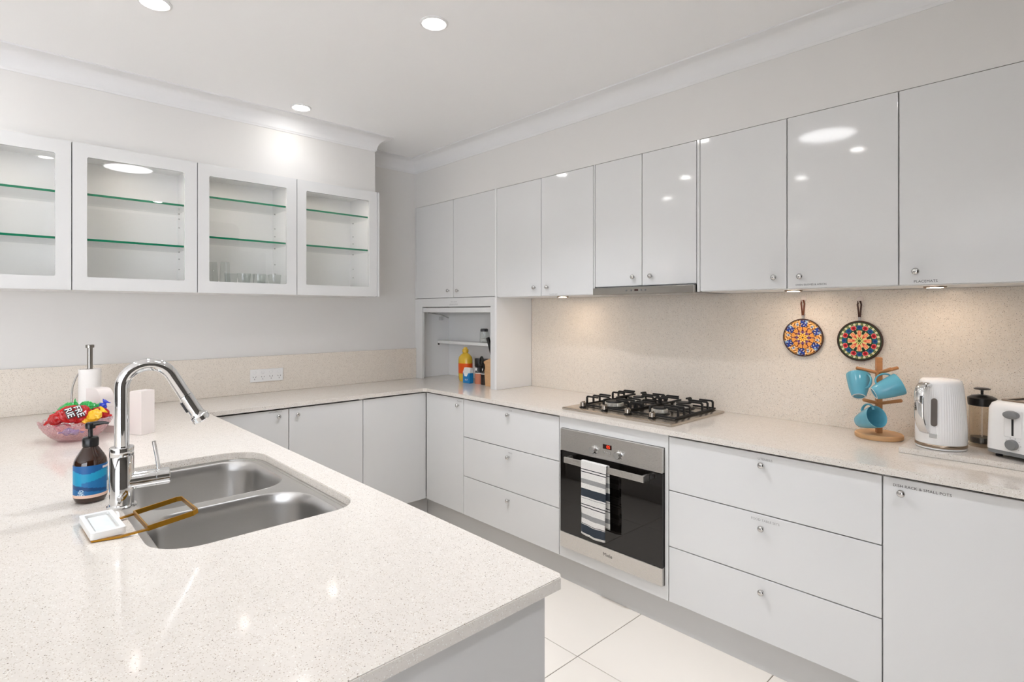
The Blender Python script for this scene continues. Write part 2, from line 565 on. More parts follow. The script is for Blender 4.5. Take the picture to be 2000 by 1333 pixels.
b = NB(); box(b, -5.1, -5, -11, -4.1, 0, ZC); struct('wall_far', b, 'dark_wall')

# cornice: one cove profile mitred along the bulkheads
path = [(0.33, -4.19), (0.33, -0.868), (0.0, -0.868), (0.0, -U + 0.004), (4.89, -U + 0.004)]
prof = [(0.0, 2.500), (0.004, 2.500), (0.006, 2.508)]
for i in range(9):
    a = R(90 * i / 8)
    prof.append((0.010 + 0.074 * (1 - math.cos(a)), 2.512 + 0.074 * math.sin(a)))
prof += [(0.088, 2.588), (0.091, 2.589), (0.091, ZC), (0.0, ZC)]
b = NB(); rings = []
for k, (x, y) in enumerate(path):
    dirs = []
    if k > 0: d = Vector((x - path[k - 1][0], y - path[k - 1][1])).normalized(); dirs.append(Vector((d.y, -d.x)))
    if k < len(path) - 1: d = Vector((path[k + 1][0] - x, path[k + 1][1] - y)).normalized(); dirs.append(Vector((d.y, -d.x)))
    n = dirs[0] if len(dirs) == 1 else (dirs[0] + dirs[1]) / (1 + dirs[0].dot(dirs[1]))
    rings.append([b.verts.new((x + n.x * o_, y + n.y * o_, z)) for o_, z in prof])
for a, c in zip(rings, rings[1:]):
    for i in range(len(prof)):
        j = (i + 1) % len(prof)
        b.faces.new((a[i], a[j], c[j], c[i]))
b.faces.new(rings[0]); b.faces.new(rings[-1])
struct('trim_1', b, 'cornice', smooth=True)

# ------------------------------------------------------------------ benchtop and splashbacks
SX0, SX1, SY0, SY1 = 1.50, 2.328, -2.516, -2.043          # sink cut-out
cut = rrect(SX0, SX1, SY0, SY1, (0.075, 0.13, 0.13, 0.10), 8)
IC = 0.552
outer = [(0.001, 0.012), (3.82, 0.012), (3.82, -0.613), (IC + 0.02, -0.613), (IC, -0.633), (IC, PY), (PX - 0.012, PY), (PX, PY - 0.012), (PX, PB), (0.001, PB)]
b = NB(); plate(b, outer, [cut], ZB - 0.0235, ZB)
bmesh.ops.recalc_face_normals(b, faces=b.faces)
be = [e for e in b.edges if len(e.link_faces) == 2 and e.calc_face_angle(0) > 0.7 and abs(e.verts[0].co.z - e.verts[1].co.z) < 1e-5 and e.verts[0].co.z > ZB - 0.001]
bmesh.ops.bevel(b, geom=be, offset=0.0018, segments=2, affect='EDGES')
tag(obj('benchtop', b, 'stone', origin=(0.3, -0.3, ZB - 0.0235)), 'continuous U-shaped speckled cream stone benchtop carrying sink and cooktop', 'benchtop')
b = NB(); box(b, 0.9625, 3.82, 0.0, 0.0145, ZB + 0.0005, 1.5105)
tag(obj('splashback', b, 'stone_wall', origin=(2.4, 0.007, ZB)), 'tall speckled cream stone splashback behind the cooktop', 'splashback')
b = NB(); box(b, 0.0005, 0.02, -2.95, -U - 0.001, ZB + 0.0005, 1.1342, 0.001, 1)
tag(obj('splashback', b, 'stone_wall', origin=(0.01, -1.5, ZB)), 'low speckled stone upstand along the wall under the glass cabinets', 'splashback')

# ------------------------------------------------------------------ kickboards
b = NB(); box(b, EL - 0.06, XE, -D + 0.045, -D + 0.06, 0.0005, DB - 0.002)
struct('baseboard_right', b, 'kick')
b = NB(); box(b, EL - 0.06, EL - 0.045, -1.945, -D + 0.043, 0.0005, DB - 0.002)
struct('baseboard_left', b, 'kick')
b = NB(); box(b, 0.56, 2.93, -2.062, -2.048, 0.0005, DB - 0.002)
struct('baseboard_island', b, 'kick')

# ------------------------------------------------------------------ cabinet builders
knob_prof = [(0.0055, 0.0), (0.0055, 0.010), (0.009, 0.012), (0.0118, 0.015), (0.0122, 0.019), (0.0105, 0.023), (0.006, 0.0255), (0.0, 0.026)]
def knob(parent, at, axis):
    b = NB(); lathe(b, knob_prof, 20, at, axis)
    return obj('knob', b, 'knob', parent, smooth=True)

def lettering(parent, s, size, at, face, m='ink', name='lettering', spacing=1.05):
    x, y, z = at
    if face == '-y': f3 = lambda a, c: (x + a, y - 0.0004, z + c)
    elif face == '+x': f3 = lambda a, c: (x + 0.0004, y + a, z + c)
    b = text_mesh(s, size, f3, spacing=spacing)
    return obj(name, b, m, parent)

G = 0.002   # half gap between fronts
def front_y(parent, name, x0, x1, z0, z1, yf, th=0.018, m='lacquer'):
    b = NB(); box(b, x0 + G, x1 - G, yf, yf + th, z0 + G, z1 - G, 0.0015, 2)
    return obj(name, b, m, parent, smooth=False)
def front_x(parent, name, y0, y1, z0, z1, xf, th=0.018, m='lacquer'):
    b = NB(); box(b, xf - th, xf, y0 + G, y1 - G, z0 + G, z1 - G, 0.0015, 2)
    return obj(name, b, m, parent, smooth=False)
def carcass(parent, x0, x1, y0, y1, z0, z1, open_side, t=0.016, top=True, mi='carcass'):
    b = NB()
    e = 0.0006
    x0 += e; x1 -= e
    box(b, x0, x1, y0, y1, z0, z0 + t)
    if top: box(b, x0, x1, y0, y1, z1 - t, z1)
    zt = z1 - t if top else z1
    if open_side in ('-y', '+y'):
        box(b, x0, x0 + t, y0, y1, z0 + t, zt); box(b, x1 - t, x1, y0, y1, z0 + t, zt)
        if open_side == '-y': box(b, x0 + t, x1 - t, y1 - 0.008, y1, z0 + t, zt)
        else: box(b, x0 + t, x1 - t, y0, y0 + 0.008, z0 + t, zt)
    else:
        box(b, x0, x1, y0, y0 + t, z0 + t, zt); box(b, x0, x1, y1 - t, y1, z0 + t, zt)
        box(b, x0, x0 + 0.008, y0 + t, y1 - t, z0 + t, zt)
    return obj('body', b, mi, parent)

# --- base cabinets along the cooktop wall
yf = -D; yb = -D + 0.0195
t = thing('base_cabinet', 'white gloss base cabinet with one narrow door in the inner corner', 'cabinet', (0.75, -0.3, DB))
carcass(t, 0.56, XS, yb, 0.010, DB, 0.876, '-y', top=False)
d = front_y(t, 'door', EL + 0.004, XS, DB, DT, yf)
knob(d, (0.898, yf, 0.823), (0, -1, 0))
lettering(d, 'PANTRY', 0.012, (0.905, yf, 0.848), '-y', 'grey_ink')

t = thing('drawer_cabinet', 'white gloss three-drawer base cabinet left of the oven', 'cabinet', ((XS + XC) / 2, -0.3, DB))
carcass(t, XS, XC, yb, 0.010, DB, 0.876, '-y', top=False)
for z0, z1, kz, s in ((D1, DT, 0.825, 'CUPS'), (D2, D1, 0.582, 'MUGS'), (DB, D2, 0.333, None)):
    d = front_y(t, 'drawer', XS, XC, z0, z1, yf)
    knob(d, (1.365, yf, kz), (0, -1, 0))
    if s: lettering(d, s, 0.012, (1.376, yf, kz + 0.024), '-y', 'grey_ink')

t = thing('oven_cabinet', 'white gloss housing cabinet framing the built-in oven', 'cabinet', ((XC + XA) / 2, -0.3, DB))
b = NB()
box(b, XC + 0.001, XO0 - 0.001, yb, 0.010, DB, 0.876); box(b, XO1 + 0.008, XA - 0.001, yb, 0.010, DB, 0.876)
box(b, XO0, XO1 + 0.008, yb, 0.010, DB, DB + 0.016)
obj('body', b, 'carcass', t)
b = NB()
for (x0, x1, z0, z1) in ((XC + G, XO0 - 0.0005, DB + G, 0.875), (XO1 + 0.0085, XA - G, DB + G, 0.875), (XO0 - 0.0005, XO1 + 0.0085, 0.815, 0.875), (XO0 - 0.0005, XO1 + 0.0085, DB + G, 0.2015)):
    box(b, x0, x1, yf, yf + 0.018, z0, z1)
obj('frame', b, 'lacquer', t)

t = thing('drawer_cabinet', 'white gloss wide three-drawer base cabinet right of the oven', 'cabinet', ((XA + XB) / 2, -0.3, DB))
carcass(t, XA, XB, yb, 0.010, DB, 0.876, '-y', top=False)
for z0, z1, kz, s in ((D1, DT, 0.824, 'UTENSILS'), (D2, D1, 0.580, 'FOOD TABLE SETS'), (DB, D2, 0.334, None)):
    d = front_y(t, 'drawer', XA, XB, z0, z1, yf)
    knob(d, (2.798, yf, kz), (0, -1, 0))
    if s: lettering(d, s, 0.0125, (2.808, yf, kz + (0.021 if z1 == DT else 0.028)), '-y', 'grey_ink')

t = thing('base_cabinet', 'white gloss base cabinet with door marked dish rack and small pots', 'cabinet', ((XB + XE) / 2, -0.3, DB))
carcass(t, XB, XE, yb, 0.010, DB, 0.876, '-y', top=False)
d = front_y(t, 'door', XB, XE, DB, DT, yf)
knob(d, (3.248, yf, 0.823), (0, -1, 0))
lettering(d, 'DISH RACK & SMALL POTS', 0.0125, (3.300, yf, 0.843), '-y')

# --- base cabinets along the left wall
t = thing('base_cabinet', 'white gloss two-door base cabinet below the power outlet', 'cabinet', (0.26, -1.5, DB))
carcass(t, 0.001, EL - 0.0195, -1.949, -1.068, DB, 0.876, '+x', top=False)
d = front_x(t, 'door', -1.99, -1.529, DB, DT, EL)
knob(d, (EL, -1.591, 0.832), (1, 0, 0))
lettering(d, 'APPLIANCES', 0.0125, (EL, -1.605, 0.857), '+x', 'grey_ink')
d = front_x(t, 'door', -1.529, -1.0675, DB, DT, EL)
knob(d, (EL, -1.484, 0.829), (1, 0, 0))
t = thing('base_cabinet', 'white gloss base cabinet with plain knobless door beside the inner corner', 'cabinet', (0.26, -0.83, DB))
carcass(t, 0.001, EL - 0.0195, -1.0675, -0.62, DB, 0.876, '+x', top=False)
front_x(t, 'door', -1.0675, -D + 0.002, DB, DT, EL)

# --- peninsula cabinets (doors face the cooking side) and end panel
def pen_unit(x0, x1, label, zt, nd):
    t = thing('base_cabinet', label, 'cabinet', ((x0 + x1) / 2, -2.35, DB))
    carcass(t, x0, x1, -2.66, -2.0195, DB, zt, '+y', top=False)
    w = (x1 - x0) / nd
    for k in range(nd):
        b = NB(); box(b, x0 + k * w + G, x0 + (k + 1) * w - G, -2.018, -2.0, DB + G, DT - G, 0.0015, 2)
        d = obj('door', b, 'lacquer', t)
        knob(d, (x0 + k * w + (0.05 if k else w - 0.05), -2.0, 0.823), (0, 1, 0))
pen_unit(0.56, 1.42, 'white gloss base cabinet at the wall end of the peninsula', 0.876, 2)
pen_unit(1.42, 2.42, 'white gloss sink cabinet under the double sink', 0.66, 2)
pen_unit(2.42, 2.936, 'white gloss base cabinet at the free end of the peninsula', 0.876, 1)
b = NB(); box(b, 2.937, 2.955, -2.68, -1.990, 0.0005, 0.876, 0.0012, 2)
tag(obj('end_panel', b, 'kick', origin=(2.946, -2.3, 0.0005)), 'tall light grey gloss panel closing the free end of the peninsula', 'panel')
b = NB(); box(b, 0.001, 2.936, -2.679, -2.661, 0.0005, 0.876, 0.001, 1)
tag(obj('back_panel', b, 'lacquer', origin=(1.5, -2.67, 0.0005)), 'long white gloss panel under the seating side of the peninsula', 'panel')

# --- wall cabinets on the cooktop wall
uf = -U; ub = -U + 0.0195
ZT, ZL = 2.2322, 1.5114
t1, t2, t3, t4, t5, t6, t7, t8 = 0.9615, 1.3671, 1.7699, 2.0809, 2.3991, 2.7909, 3.1843, 3.590
def wall_unit(x0, x1, doors, label, zl=ZL, knobs=()):
    t = thing('wall_cabinet', label, 'cabinet', ((x0 + x1) / 2, -0.16, zl))
    carcass(t, x0, x1, ub, -0.001, zl, ZT - 0.001, '-y')
    ds = []
    for a, c in zip(doors, doors[1:]):
        ds.append(front_y(t, 'door', a, c, zl + 0.001, ZT - 0.001, uf))
    for i, (kx, kz) in enumerate(knobs):
        if kx: knob(ds[i], (kx, uf, kz), (0, -1, 0))
    return t, ds
t, ds = wall_unit(t1 + 0.001, t3 - 0.003, (t1 + 0.001, t2, t3 - 0.003), 'white gloss double-door wall cabinet right of the appliance nook', knobs=((1.318, 1.566), (1.425, 1.565)))
lettering(ds[1], 'GLASSWARE', 0.011, (1.468, uf, 1.522), '-y', 'grey_ink')
wall_unit(1.778, 2.383, (1.778, 2.0809, 2.383), 'white gloss double-door wall cabinet above the rangehood', zl=1.550, knobs=((2.033, 1.598), (2.137, 1.598)))
for x0, x1, lb in ((t3 - 0.0015, 1.7765, 'white gloss upright filler strip left of the rangehood'), (2.3845, t5 - 0.001, 'white gloss upright filler strip right of the rangehood')):
    b = NB(); box(b, x0, x1, uf, -0.001, ZL, ZT - 0.001, 0.001, 1)
    tag(obj('filler_panel', b, 'lacquer', origin=((x0 + x1) / 2, -0.16, ZL)), lb, 'panel')
t, ds = wall_unit(t5, t6, (t5, t6), 'white gloss single-door wall cabinet with knob at lower right', knobs=((2.742, 1.563),))
t, ds = wall_unit(t6, t7, (t6, t7), 'white gloss wall cabinet marked oven gloves and apron', knobs=((2.846, 1.562),))
lettering(ds[0], 'OVEN GLOVES & APRON', 0.0105, (2.884, uf, 1.5275), '-y', spacing=1.0)
t, ds = wall_unit(t7, t8, (t7, t8), 'white gloss wall cabinet marked placemats', knobs=((3.238, 1.562),))
lettering(ds[0], 'PLACEMATS', 0.0125, (3.265, uf, 1.5255), '-y')

# --- appliance nook tower in the corner
t = thing('pantry_tower', 'white gloss corner tower with double doors above an open appliance nook', 'cabinet', (0.48, -0.16, ZB))
b = NB()
box(b, 0.001, 0.017, ub, -0.001, ZB + 0.001, ZT - 0.001)
box(b, t1 - 0.018, t1 - 0.0005, uf, -0.001, ZB + 0.001, ZT - 0.001)
box(b, 0.017, t1 - 0.018, -0.010, -0.001, ZB + 0.001, ZT - 0.001)
box(b, 0.017, t1 - 0.018, ub, -0.010, 1.505, 1.521)
box(b, 0.017, t1 - 0.018, ub, -0.010, ZT - 0.017, ZT - 0.001)
obj('body', b, 'carcass', t)
b = NB()
box(b, 0.0015, 0.100, uf, ub - 0.0005, ZB + 0.001, 1.518)
box(b, 0.901, t1 - 0.0185, uf, ub - 0.0005, ZB + 0.001, 1.518)
box(b, 0.100, 0.901, uf, ub - 0.0005, 1.456, 1.518)
obj('face_frame', b, 'lacquer', t)
d1 = front_y(t, 'door', 0.022, 0.494, 1.520, ZT - 0.001, uf); knob(d1, (0.445, uf, 1.572), (0, -1, 0))
d2 = front_y(t, 'door', 0.494, t1 - 0.018, 1.520, ZT - 0.001, uf); knob(d2, (0.554, uf, 1.569), (0, -1, 0))
b = NB(); box(b, 0.0015, 0.021, uf, ub - 0.0005, 1.521, ZT - 0.001, 0.001, 1); obj('side_strip', b, 'lacquer', t)
fd = NB(); box(fd, 0.104, 0.897, uf + 0.004, -0.05, 1.414, 1.449, 0.004, 2)
fd = obj('lift_up_door', fd, 'lacquer', t)
b = NB(); tube(b, [(0.13, -0.29, 1.410), (0.13, -0.17, 1.395), (0.13, -0.10, 1.37)], 0.005, 8); box(b, 0.018, 0.032, -0.11, -0.08, 1.35, 1.38)
obj('hinge_arm', b, 'knob', t)
lettering(t, 'TEA & COFFEE', 0.011, (0.50, uf, 1.490), '-y', 'grey_ink'); lettering(t, 'KITCHEN SUPPLIES', 0.011, (0.50, uf, 1.472), '-y', 'grey_ink')
b = NB(); box(b, 0.019, t1 - 0.020, -0.128, -0.0105, 1.166, 1.188, 0.001, 1); obj('shelf', b, 'carcass', t)
for xx in (0.024,):
    b = NB(); lathe(b, [(0.005, 0), (0.005, 0.012), (0, 0.012)], 10, (0.0175, -0.118, 1.158), (1, 0, 0)); obj('shelf_pin', b, 'drain', t, smooth=True)

# --- rangehood
t = thing('rangehood', 'slim slide-out steel rangehood beneath the wall cabinet over the cooktop', 'rangehood', (2.08, -0.18, 1.508))
b = NB(); box(b, 1.780, 2.381, -0.352, -0.334, 1.509, 1.546, 0.002, 2); obj('front_strip', b, 'satin', t)
b = NB(); box(b, 1.785, 2.376, -0.3335, -0.03, 1.512, 1.5485); obj('body', b, 'dark_grey', t)
b = NB(); box(b, 1.80, 2.36, -0.30, -0.06, 1.508, 1.5115); obj('filter', b, 'steel', t)
for k, x in enumerate((2.00, 2.03, 2.09, 2.115)):
    b = NB(); lathe(b, [(0.005, 0), (0.005, 0.003), (0, 0.003)], 12, (x, -0.352, 1.528), (0, -1, 0)); obj('button', b, 'grey_plastic', t)
b = NB(); box(b, 2.050, 2.072, -0.3526, -0.3515, 1.524, 1.533); obj('display', b, 'red_display', t)

# --- glass-door cabinets on the left wall
GT, GB = 2.2227, 1.5201
def glass_unit(y0, y1, yr, label, sh):
    t = thing('glass_cabinet', label, 'cabinet', (0.16, (y0 + y1) / 2, GB))
    carcass(t, 0.001, E2 - 0.0195, y0 + 0.0006, y1 - 0.0006, GB, GT - 0.001, '+x')
    b = NB()
    o_ = [(y0 + G, GB + 0.001), (yr - G, GB + 0.001), (yr - G, GT - 0.001), (y0 + G, GT - 0.001)]
    h_ = rrect(y0 + 0.058, yr - 0.060, GB + 0.063, GT - 0.064, 0.008, 4)
    plate(b, o_, [h_], E2 - 0.018, E2, lambda a, c, q: (q, a, c))
    d = obj('door', b, 'lacquer', t)
    b = NB(); box(b, E2 - 0.012, E2 - 0.008, y0 + 0.0585, yr - 0.0605, GB + 0.0635, GT - 0.0645)
    obj('pane', b, 'glass', d)
    for z in sh:
        b = NB(); box(b, 0.012, E2 - 0.030, y0 + 0.020, y1 - 0.020, z - 0.0105, z)
        s = obj('shelf', b, 'shelf_glass', t)
        b = NB(); box(b, E2 - 0.0299, E2 - 0.0285, y0 + 0.020, y1 - 0.020, z - 0.0105, z)
        obj('polished_edge', b, 'shelf_edge', s)
    for z in [s_ - 0.012 for s_ in sh] + [1.66, 1.72, 1.90, 1.95]:
        b = NB(); lathe(b, [(0.0035, 0), (0.0035, 0.008), (0, 0.008)], 8, (0.06, y1 - 0.0165, z), (0, -1, 0))
        obj('shelf_pin', b, 'knob', t)
    b = NB(); lathe(b, [(0.0, 0), (0.028, 0), (0.030, 0.004), (0.030, 0.008), (0, 0.008)], 24, (0.285, (y0 + y1) / 2, GT - 0.0255))
    l = obj('cabinet_light', b, 'knob', t, smooth=True)
    b = NB(); lathe(b, [(0.0, 0), (0.024, 0), (0.024, 0.0012)], 16, (0.285, (y0 + y1) / 2, GT - 0.0270))
    obj('lens', b, 'puck', l)
    return t
glass_unit(-3.013, -2.4819, -2.4819, 'glass-door wall cabinet at the far left, cut by the photo edge', (1.988, 1.770))
glass_unit(-2.4819, -1.9506, -1.9506, 'empty wide glass-door wall cabinet reflecting a round skylight, second from left', (1.990, 1.771))
glass_unit(-1.9506, -1.4116, -1.4116, 'glass-door wall cabinet with drinking glasses on its floor', (2.054, 1.834))
glass_unit(-1.4116, -0.868, -0.868, 'empty glass-door wall cabinet at the right end of its row', (2.055, 1.834))
b = NB(); box(b, 0.001, E2, -0.867, -0.851, GB, GT - 0.001, 0.001, 1)
tag(obj('end_panel', b, 'lacquer', origin=(0.18, -0.859, GB)), 'narrow white gloss end panel beside the last glass cabinet', 'panel')

# ------------------------------------------------------------------ ceiling lights
def downlight(x, y, label, group='recessed ceiling downlights'):
    t = thing('downlight', label, 'downlight', (x, y, ZC), 0, group)
    return t
b = NB(); lathe(b, [(0.043, -0.003), (0.050, -0.006), (0.058, -0.003), (0.058, 0.0), (0.043, 0.0), (0.043, -0.003)], 40, caps=False)
dl = downlight(1.828, -1.448, 'round white recessed downlight in the middle of the ceiling')
obj('trim_ring', b, 'cornice', dl, local=True, smooth=True)
b = NB(); lathe(b, [(0.0, -0.0025), (0.0428, -0.0025), (0.0428, -0.0005)], 24)
obj('lens', b, 'lens', dl, local=True)
la = bpy.data.lights.new('downlight_beam', 'AREA'); la.shape = 'DISK'; la.size = 0.084; la.energy = LAMP; la.spread = R(115); la.color = LAMP_COL
dim = la.copy(); dim.energy = LAMP * 0.10       # lamps over the peninsula are dimmed
mid = la.copy(); mid.energy = LAMP * 0.24
low = la.copy(); low.energy = LAMP * 0.06       # the one close to the bulkhead
main = la.copy(); main.energy = LAMP * 1.45      # the one in the middle of the kitchen floor
lo = bpy.data.objects.new('beam', main); COL.objects.link(lo); lo.parent = dl; lo.location = (0, 0, -0.0032)
spots = [(0.536, -1.46, 'round white recessed downlight close to the cornice above the glass cabinets'),
         (1.219, -2.308, 'round white recessed downlight cut by the top edge of the photo')]
for (x, y, lb) in spots:
    c = copy_tree(dl); c.location = (x, y, ZC); c['label'] = lb
    if True:
        for ch in c.children:
            if ch.type == 'LIGHT': ch.data = mid if y < -2 else low
for (x, y) in [(2.50, -2.45), (1.913, -3.06), (0.645, -2.98), (3.9, -1.45), (3.9, -3.1), (0.91, -5.84), (0.96, -8.5), (2.13, -10.2), (-2.79, -5.27), (-2.74, -6.89), (-3.37, -8.18)]:  # the pair at the largest x is invented, added to light the room
    c = copy_tree(dl); c.location = (x, y, ZC); c['label'] = 'round recessed downlight out of view, reflected in the glossy doors or added for light'
    if (x, y) in ((2.50, -2.45), (1.913, -3.06), (0.645, -2.98), (3.9, -3.1)):
        for ch in c.children:
            if ch.type == 'LIGHT': ch.data = dim
    else:
        for ch in c.children:
            if ch.type == 'LIGHT': ch.data = la
t = thing('skylight', 'round skylight diffuser seen reflected in the cabinet doors', 'skylight', (2.455, -1.935, ZC))
b = NB(); lathe(b, [(0.165, -0.004), (0.172, -0.010), (0.186, -0.006), (0.186, 0.0), (0.165, 0.0), (0.165, -0.004)], 64, caps=False); obj('trim_ring', b, 'cornice', t, local=True, smooth=True)
b = NB(); lathe(b, [(0.0, -0.004), (0.1648, -0.004), (0.1648, -0.001)], 48); obj('diffuser', b, 'sky', t, local=True)

# under-cabinet lights
for x, y, z, lb in ((1.44, -0.215, ZL, 'small warm light under the wall cabinet left of the rangehood'), (2.771, -0.20, ZL, 'small warm light under the wall cabinet above the blue trivet'),
                    (3.272, -0.205, ZL, 'small warm light under the wall cabinet above the kettle')):
    t = thing('cabinet_downlight', lb, 'light', (x, y, z), 0, 'warm lights under the wall cabinets')
    b = NB(); lathe(b, [(0.026, -0.006), (0.034, -0.006), (0.036, -0.003), (0.036, -0.0003), (0.026, -0.0003), (0.026, -0.006)], 32, caps=False); obj('trim_ring', b, 'bronze', t, local=True, smooth=True)
    b = NB(); lathe(b, [(0.0, -0.0055), (0.0258, -0.0055), (0.0258, -0.001), (0, -0.001)], 32); obj('lens', b, 'warm', t, local=True)

# ------------------------------------------------------------------ oven
t = thing('oven', 'built-in stainless steel oven with black glass door under the cooktop', 'oven', (2.07, -0.3, 0.203))
ox0, ox1, oy = 1.772, 2.3705, -0.612
b = NB(); box(b, ox0 + 0.01, ox1 - 0.01, -0.575, -0.05, 0.204, 0.810); obj('body', b, 'dark_grey', t)
b = NB(); box(b, ox0, ox1, oy, -0.576, 0.7025, 0.8135, 0.0015, 2); cp = obj('control_panel', b, 'steel', t)
dr = NB(); box(dr, ox0, ox1, oy, -0.576, 0.283, 0.7000, 0.0015, 2); dr = obj('door', dr, 'oven_glass', t)
b = NB(); box(b, ox0, ox1, oy - 0.001, -0.577, 0.2035, 0.2825, 0.0015, 2); ls = obj('lower_trim', b, 'steel', t)
lettering(ls, 'Miele', 0.024, (2.075, oy - 0.001, 0.2475), '-y', name='lettering')
for x in (1.997, 2.142):
    b = NB(); lathe(b, [(0.021, 0), (0.021, 0.004), (0.0175, 0.006), (0.0165, 0.024), (0.0150, 0.026), (0, 0.026)], 28, (x, oy, 0.742), (0, -1, 0))
    k = obj('dial', b, 'knob', cp, smooth=True)
b = NB(); box(b, 2.046, 2.098, oy - 0.0006, oy + 0.001, 0.756, 0.778); obj('display', b, 'red_display', cp)
b = text_mesh('05', 0.022, lambda a, c: (2.079 + a, oy - 0.0010, 0.767 + c)); obj('digits', b, 'red_digit', cp)
for x in (2.052, 2.068, 2.084):
    b = NB(); box(b, x, x + 0.007, oy - 0.004, oy + 0.001, 0.733, 0.745, 0.0008, 1); obj('button', b, 'knob', cp)
b = NB(); box(b, 1.842, 2.308, -0.6655, -0.655, 0.658, 0.687, 0.0015, 2)
for x in (1.845, 2.291): box(b, x, x + 0.014, -0.656, oy - 0.0003, 0.660, 0.685)
obj('handle', b, 'steel', dr)

# tea towel over the handle
def towel():
    b = NB()
    uvl = b.loops.layers.uv.new('UVMap')
    w = 0.152; nx = 18
    ps = []      # (y,z,v)
    yF, yB, zt = -0.6705, -0.6500, 0.691
    n1, n2, n3 = 30, 6, 28
    Lf = 0.347
    for i in range(n1 + 1): ps.append((yF, zt - Lf + Lf * i / n1, 1 - i / n1))
    for i in range(1, n2):
        a = math.pi * i / n2; ps.append(((yF + yB) / 2 - (yB - yF) / 2 * math.cos(a), zt + 0.003 * math.sin(a), 0.0))
    Lb = 0.30
    for i in range(n3 + 1): ps.append((yB, zt - Lb * i / n3, 0.0 + 0.86 * i / n3))
    g = []
    for i in range(nx + 1):
        s = i / nx; row = []
        for k, (y, z, v) in enumerate(ps):
            dn = min(1, (zt - z) / Lf)
            x = 1.958 + w * s + (0.004 * dn + 0.003 if y == yB else 0.010 * dn * (1 - s) - 0.002 * dn * s)
            wob = 0.0045 * dn * math.sin(s * 7 + 1) + 0.002 * math.sin(z * 40 + s * 3) * dn
            yy = y - (abs(wob) + 0.0035 * dn if y == yF else 0) + (0.0015 * math.sin(s * 9) * dn if y == yB else 0)
            zz = z - (0.012 * math.sin(s * math.pi * 0.8) * (dn ** 3) if y == yF else 0)
            row.append((b.verts.new((x, yy, zz)), s, v))
        g.append(row)
    for i in range(nx):
        for k in range(len(ps) - 1):
            q = (g[i][k], g[i + 1][k], g[i + 1][k + 1], g[i][k + 1])
            f = b.faces.new([p[0] for p in q])
            for lp, p in zip(f.loops, q): lp[uvl].uv = (p[1], p[2])
    o = obj('tea_towel', b, 'towel', smooth=True, origin=(2.034, -0.66, 0.344))
    md = o.modifiers.new('thickness', 'SOLIDIFY'); md.thickness = 0.0016; md.offset = 0
    return o
tag(towel(), 'white tea towel with navy and grey stripes hanging on the oven handle', 'towel')

# ------------------------------------------------------------------ cooktop
t = thing('cooktop', 'four-burner stainless gas cooktop with black cast iron grates', 'cooktop', (2.06, -0.295, ZB))
cx0, cx1, cy0, cy1 = 1.732, 2.382, -0.556, -0.038
b = NB()
def lp(x0, x1, y0, y1, z, r): return [(p[0], p[1], z) for p in rrect(x0, x1, y0, y1, r, 4)]
loft(b, [lp(cx0, cx1, cy0, cy1, ZB + 0.0006, 0.006), lp(cx0, cx1, cy0, cy1, ZB + 0.009, 0.006), lp(cx0 + 0.003, cx1 - 0.003, cy0 + 0.003, cy1 - 0.003, ZB + 0.0115, 0.006),
         lp(cx0 + 0.020, cx1 - 0.020, cy0 + 0.020, cy1 - 0.020, ZB + 0.0145, 0.010)], True, True)
obj('plate', b, 'hob', t)
zp = ZB + 0.0147
for (x, y) in ((1.826, -0.492), (1.965, -0.492), (2.106, -0.492), (2.243, -0.492)):
    b = NB(); lathe(b, [(0.020, 0), (0.020, 0.003), (0.0, 0.003)], 24, (x, y, zp)); k = obj('knob_base', b, 'plastic_black', t, smooth=True)
    b = NB(); lathe(b, [(0.013, 0.0), (0.0165, 0.004), (0.0155, 0.022), (0.013, 0.024), (0, 0.024)], 24, (x, y, zp + 0.003)); box(b, x - 0.003, x + 0.003, y - 0.0155, y + 0.0155, zp + 0.020, zp + 0.031, 0.0015, 1)
    obj('knob', b, 'hob', t, smooth=True)
burn = [(1.930, -0.365, 0.052), (2.205, -0.365, 0.040), (1.930, -0.135, 0.036), (2.205, -0.135, 0.046)]
def crown(th, r, z): return (r * (1 + 0.02 * math.cos(36 * th)), z)
for (x, y, r) in burn:
    b = NB(); lathe(b, [(r * 1.25, 0), (r * 1.2, 0.004), (r * 0.7, 0.005), (0, 0.005)], 40, (x, y, zp)); br = obj('burner', b, 'black', t, smooth=True)
    b = NB(); lathe(b, [(r * 0.92, 0.005), (r * 0.98, 0.008), (r * 0.98, 0.023), (r * 0.9, 0.025), (0, 0.025)], 144, (x, y, zp), rfun=crown); obj('flame_ring', b, 'alu', br)
    b = NB(); lathe(b, [(r * 0.82, 0.0252), (r * 0.84, 0.028), (r * 0.78, 0.032), (0, 0.034)], 40, (x, y, zp)); obj('burner_cap', b, 'black', br, smooth=True)
sec = [(-0.0045, -0.004), (0.0045, -0.004), (0.0045, 0.004), (-0.0045, 0.004)]
zb_, zf_ = zp + 0.006, zp + 0.046
def finger(bm, base, tip):
    bx, by = base; tx, ty = tip
    dx, dy = tx - bx, ty - by
    l = math.hypot(dx, dy); ux, uy = dx / l, dy / l
    tube(bm, [(bx, by, zb_), (bx, by, zf_ - 0.006), (bx + ux * 0.006, by + uy * 0.006, zf_), (tx, ty, zf_)], 0, sec=sec, up=(-uy, ux, 0))
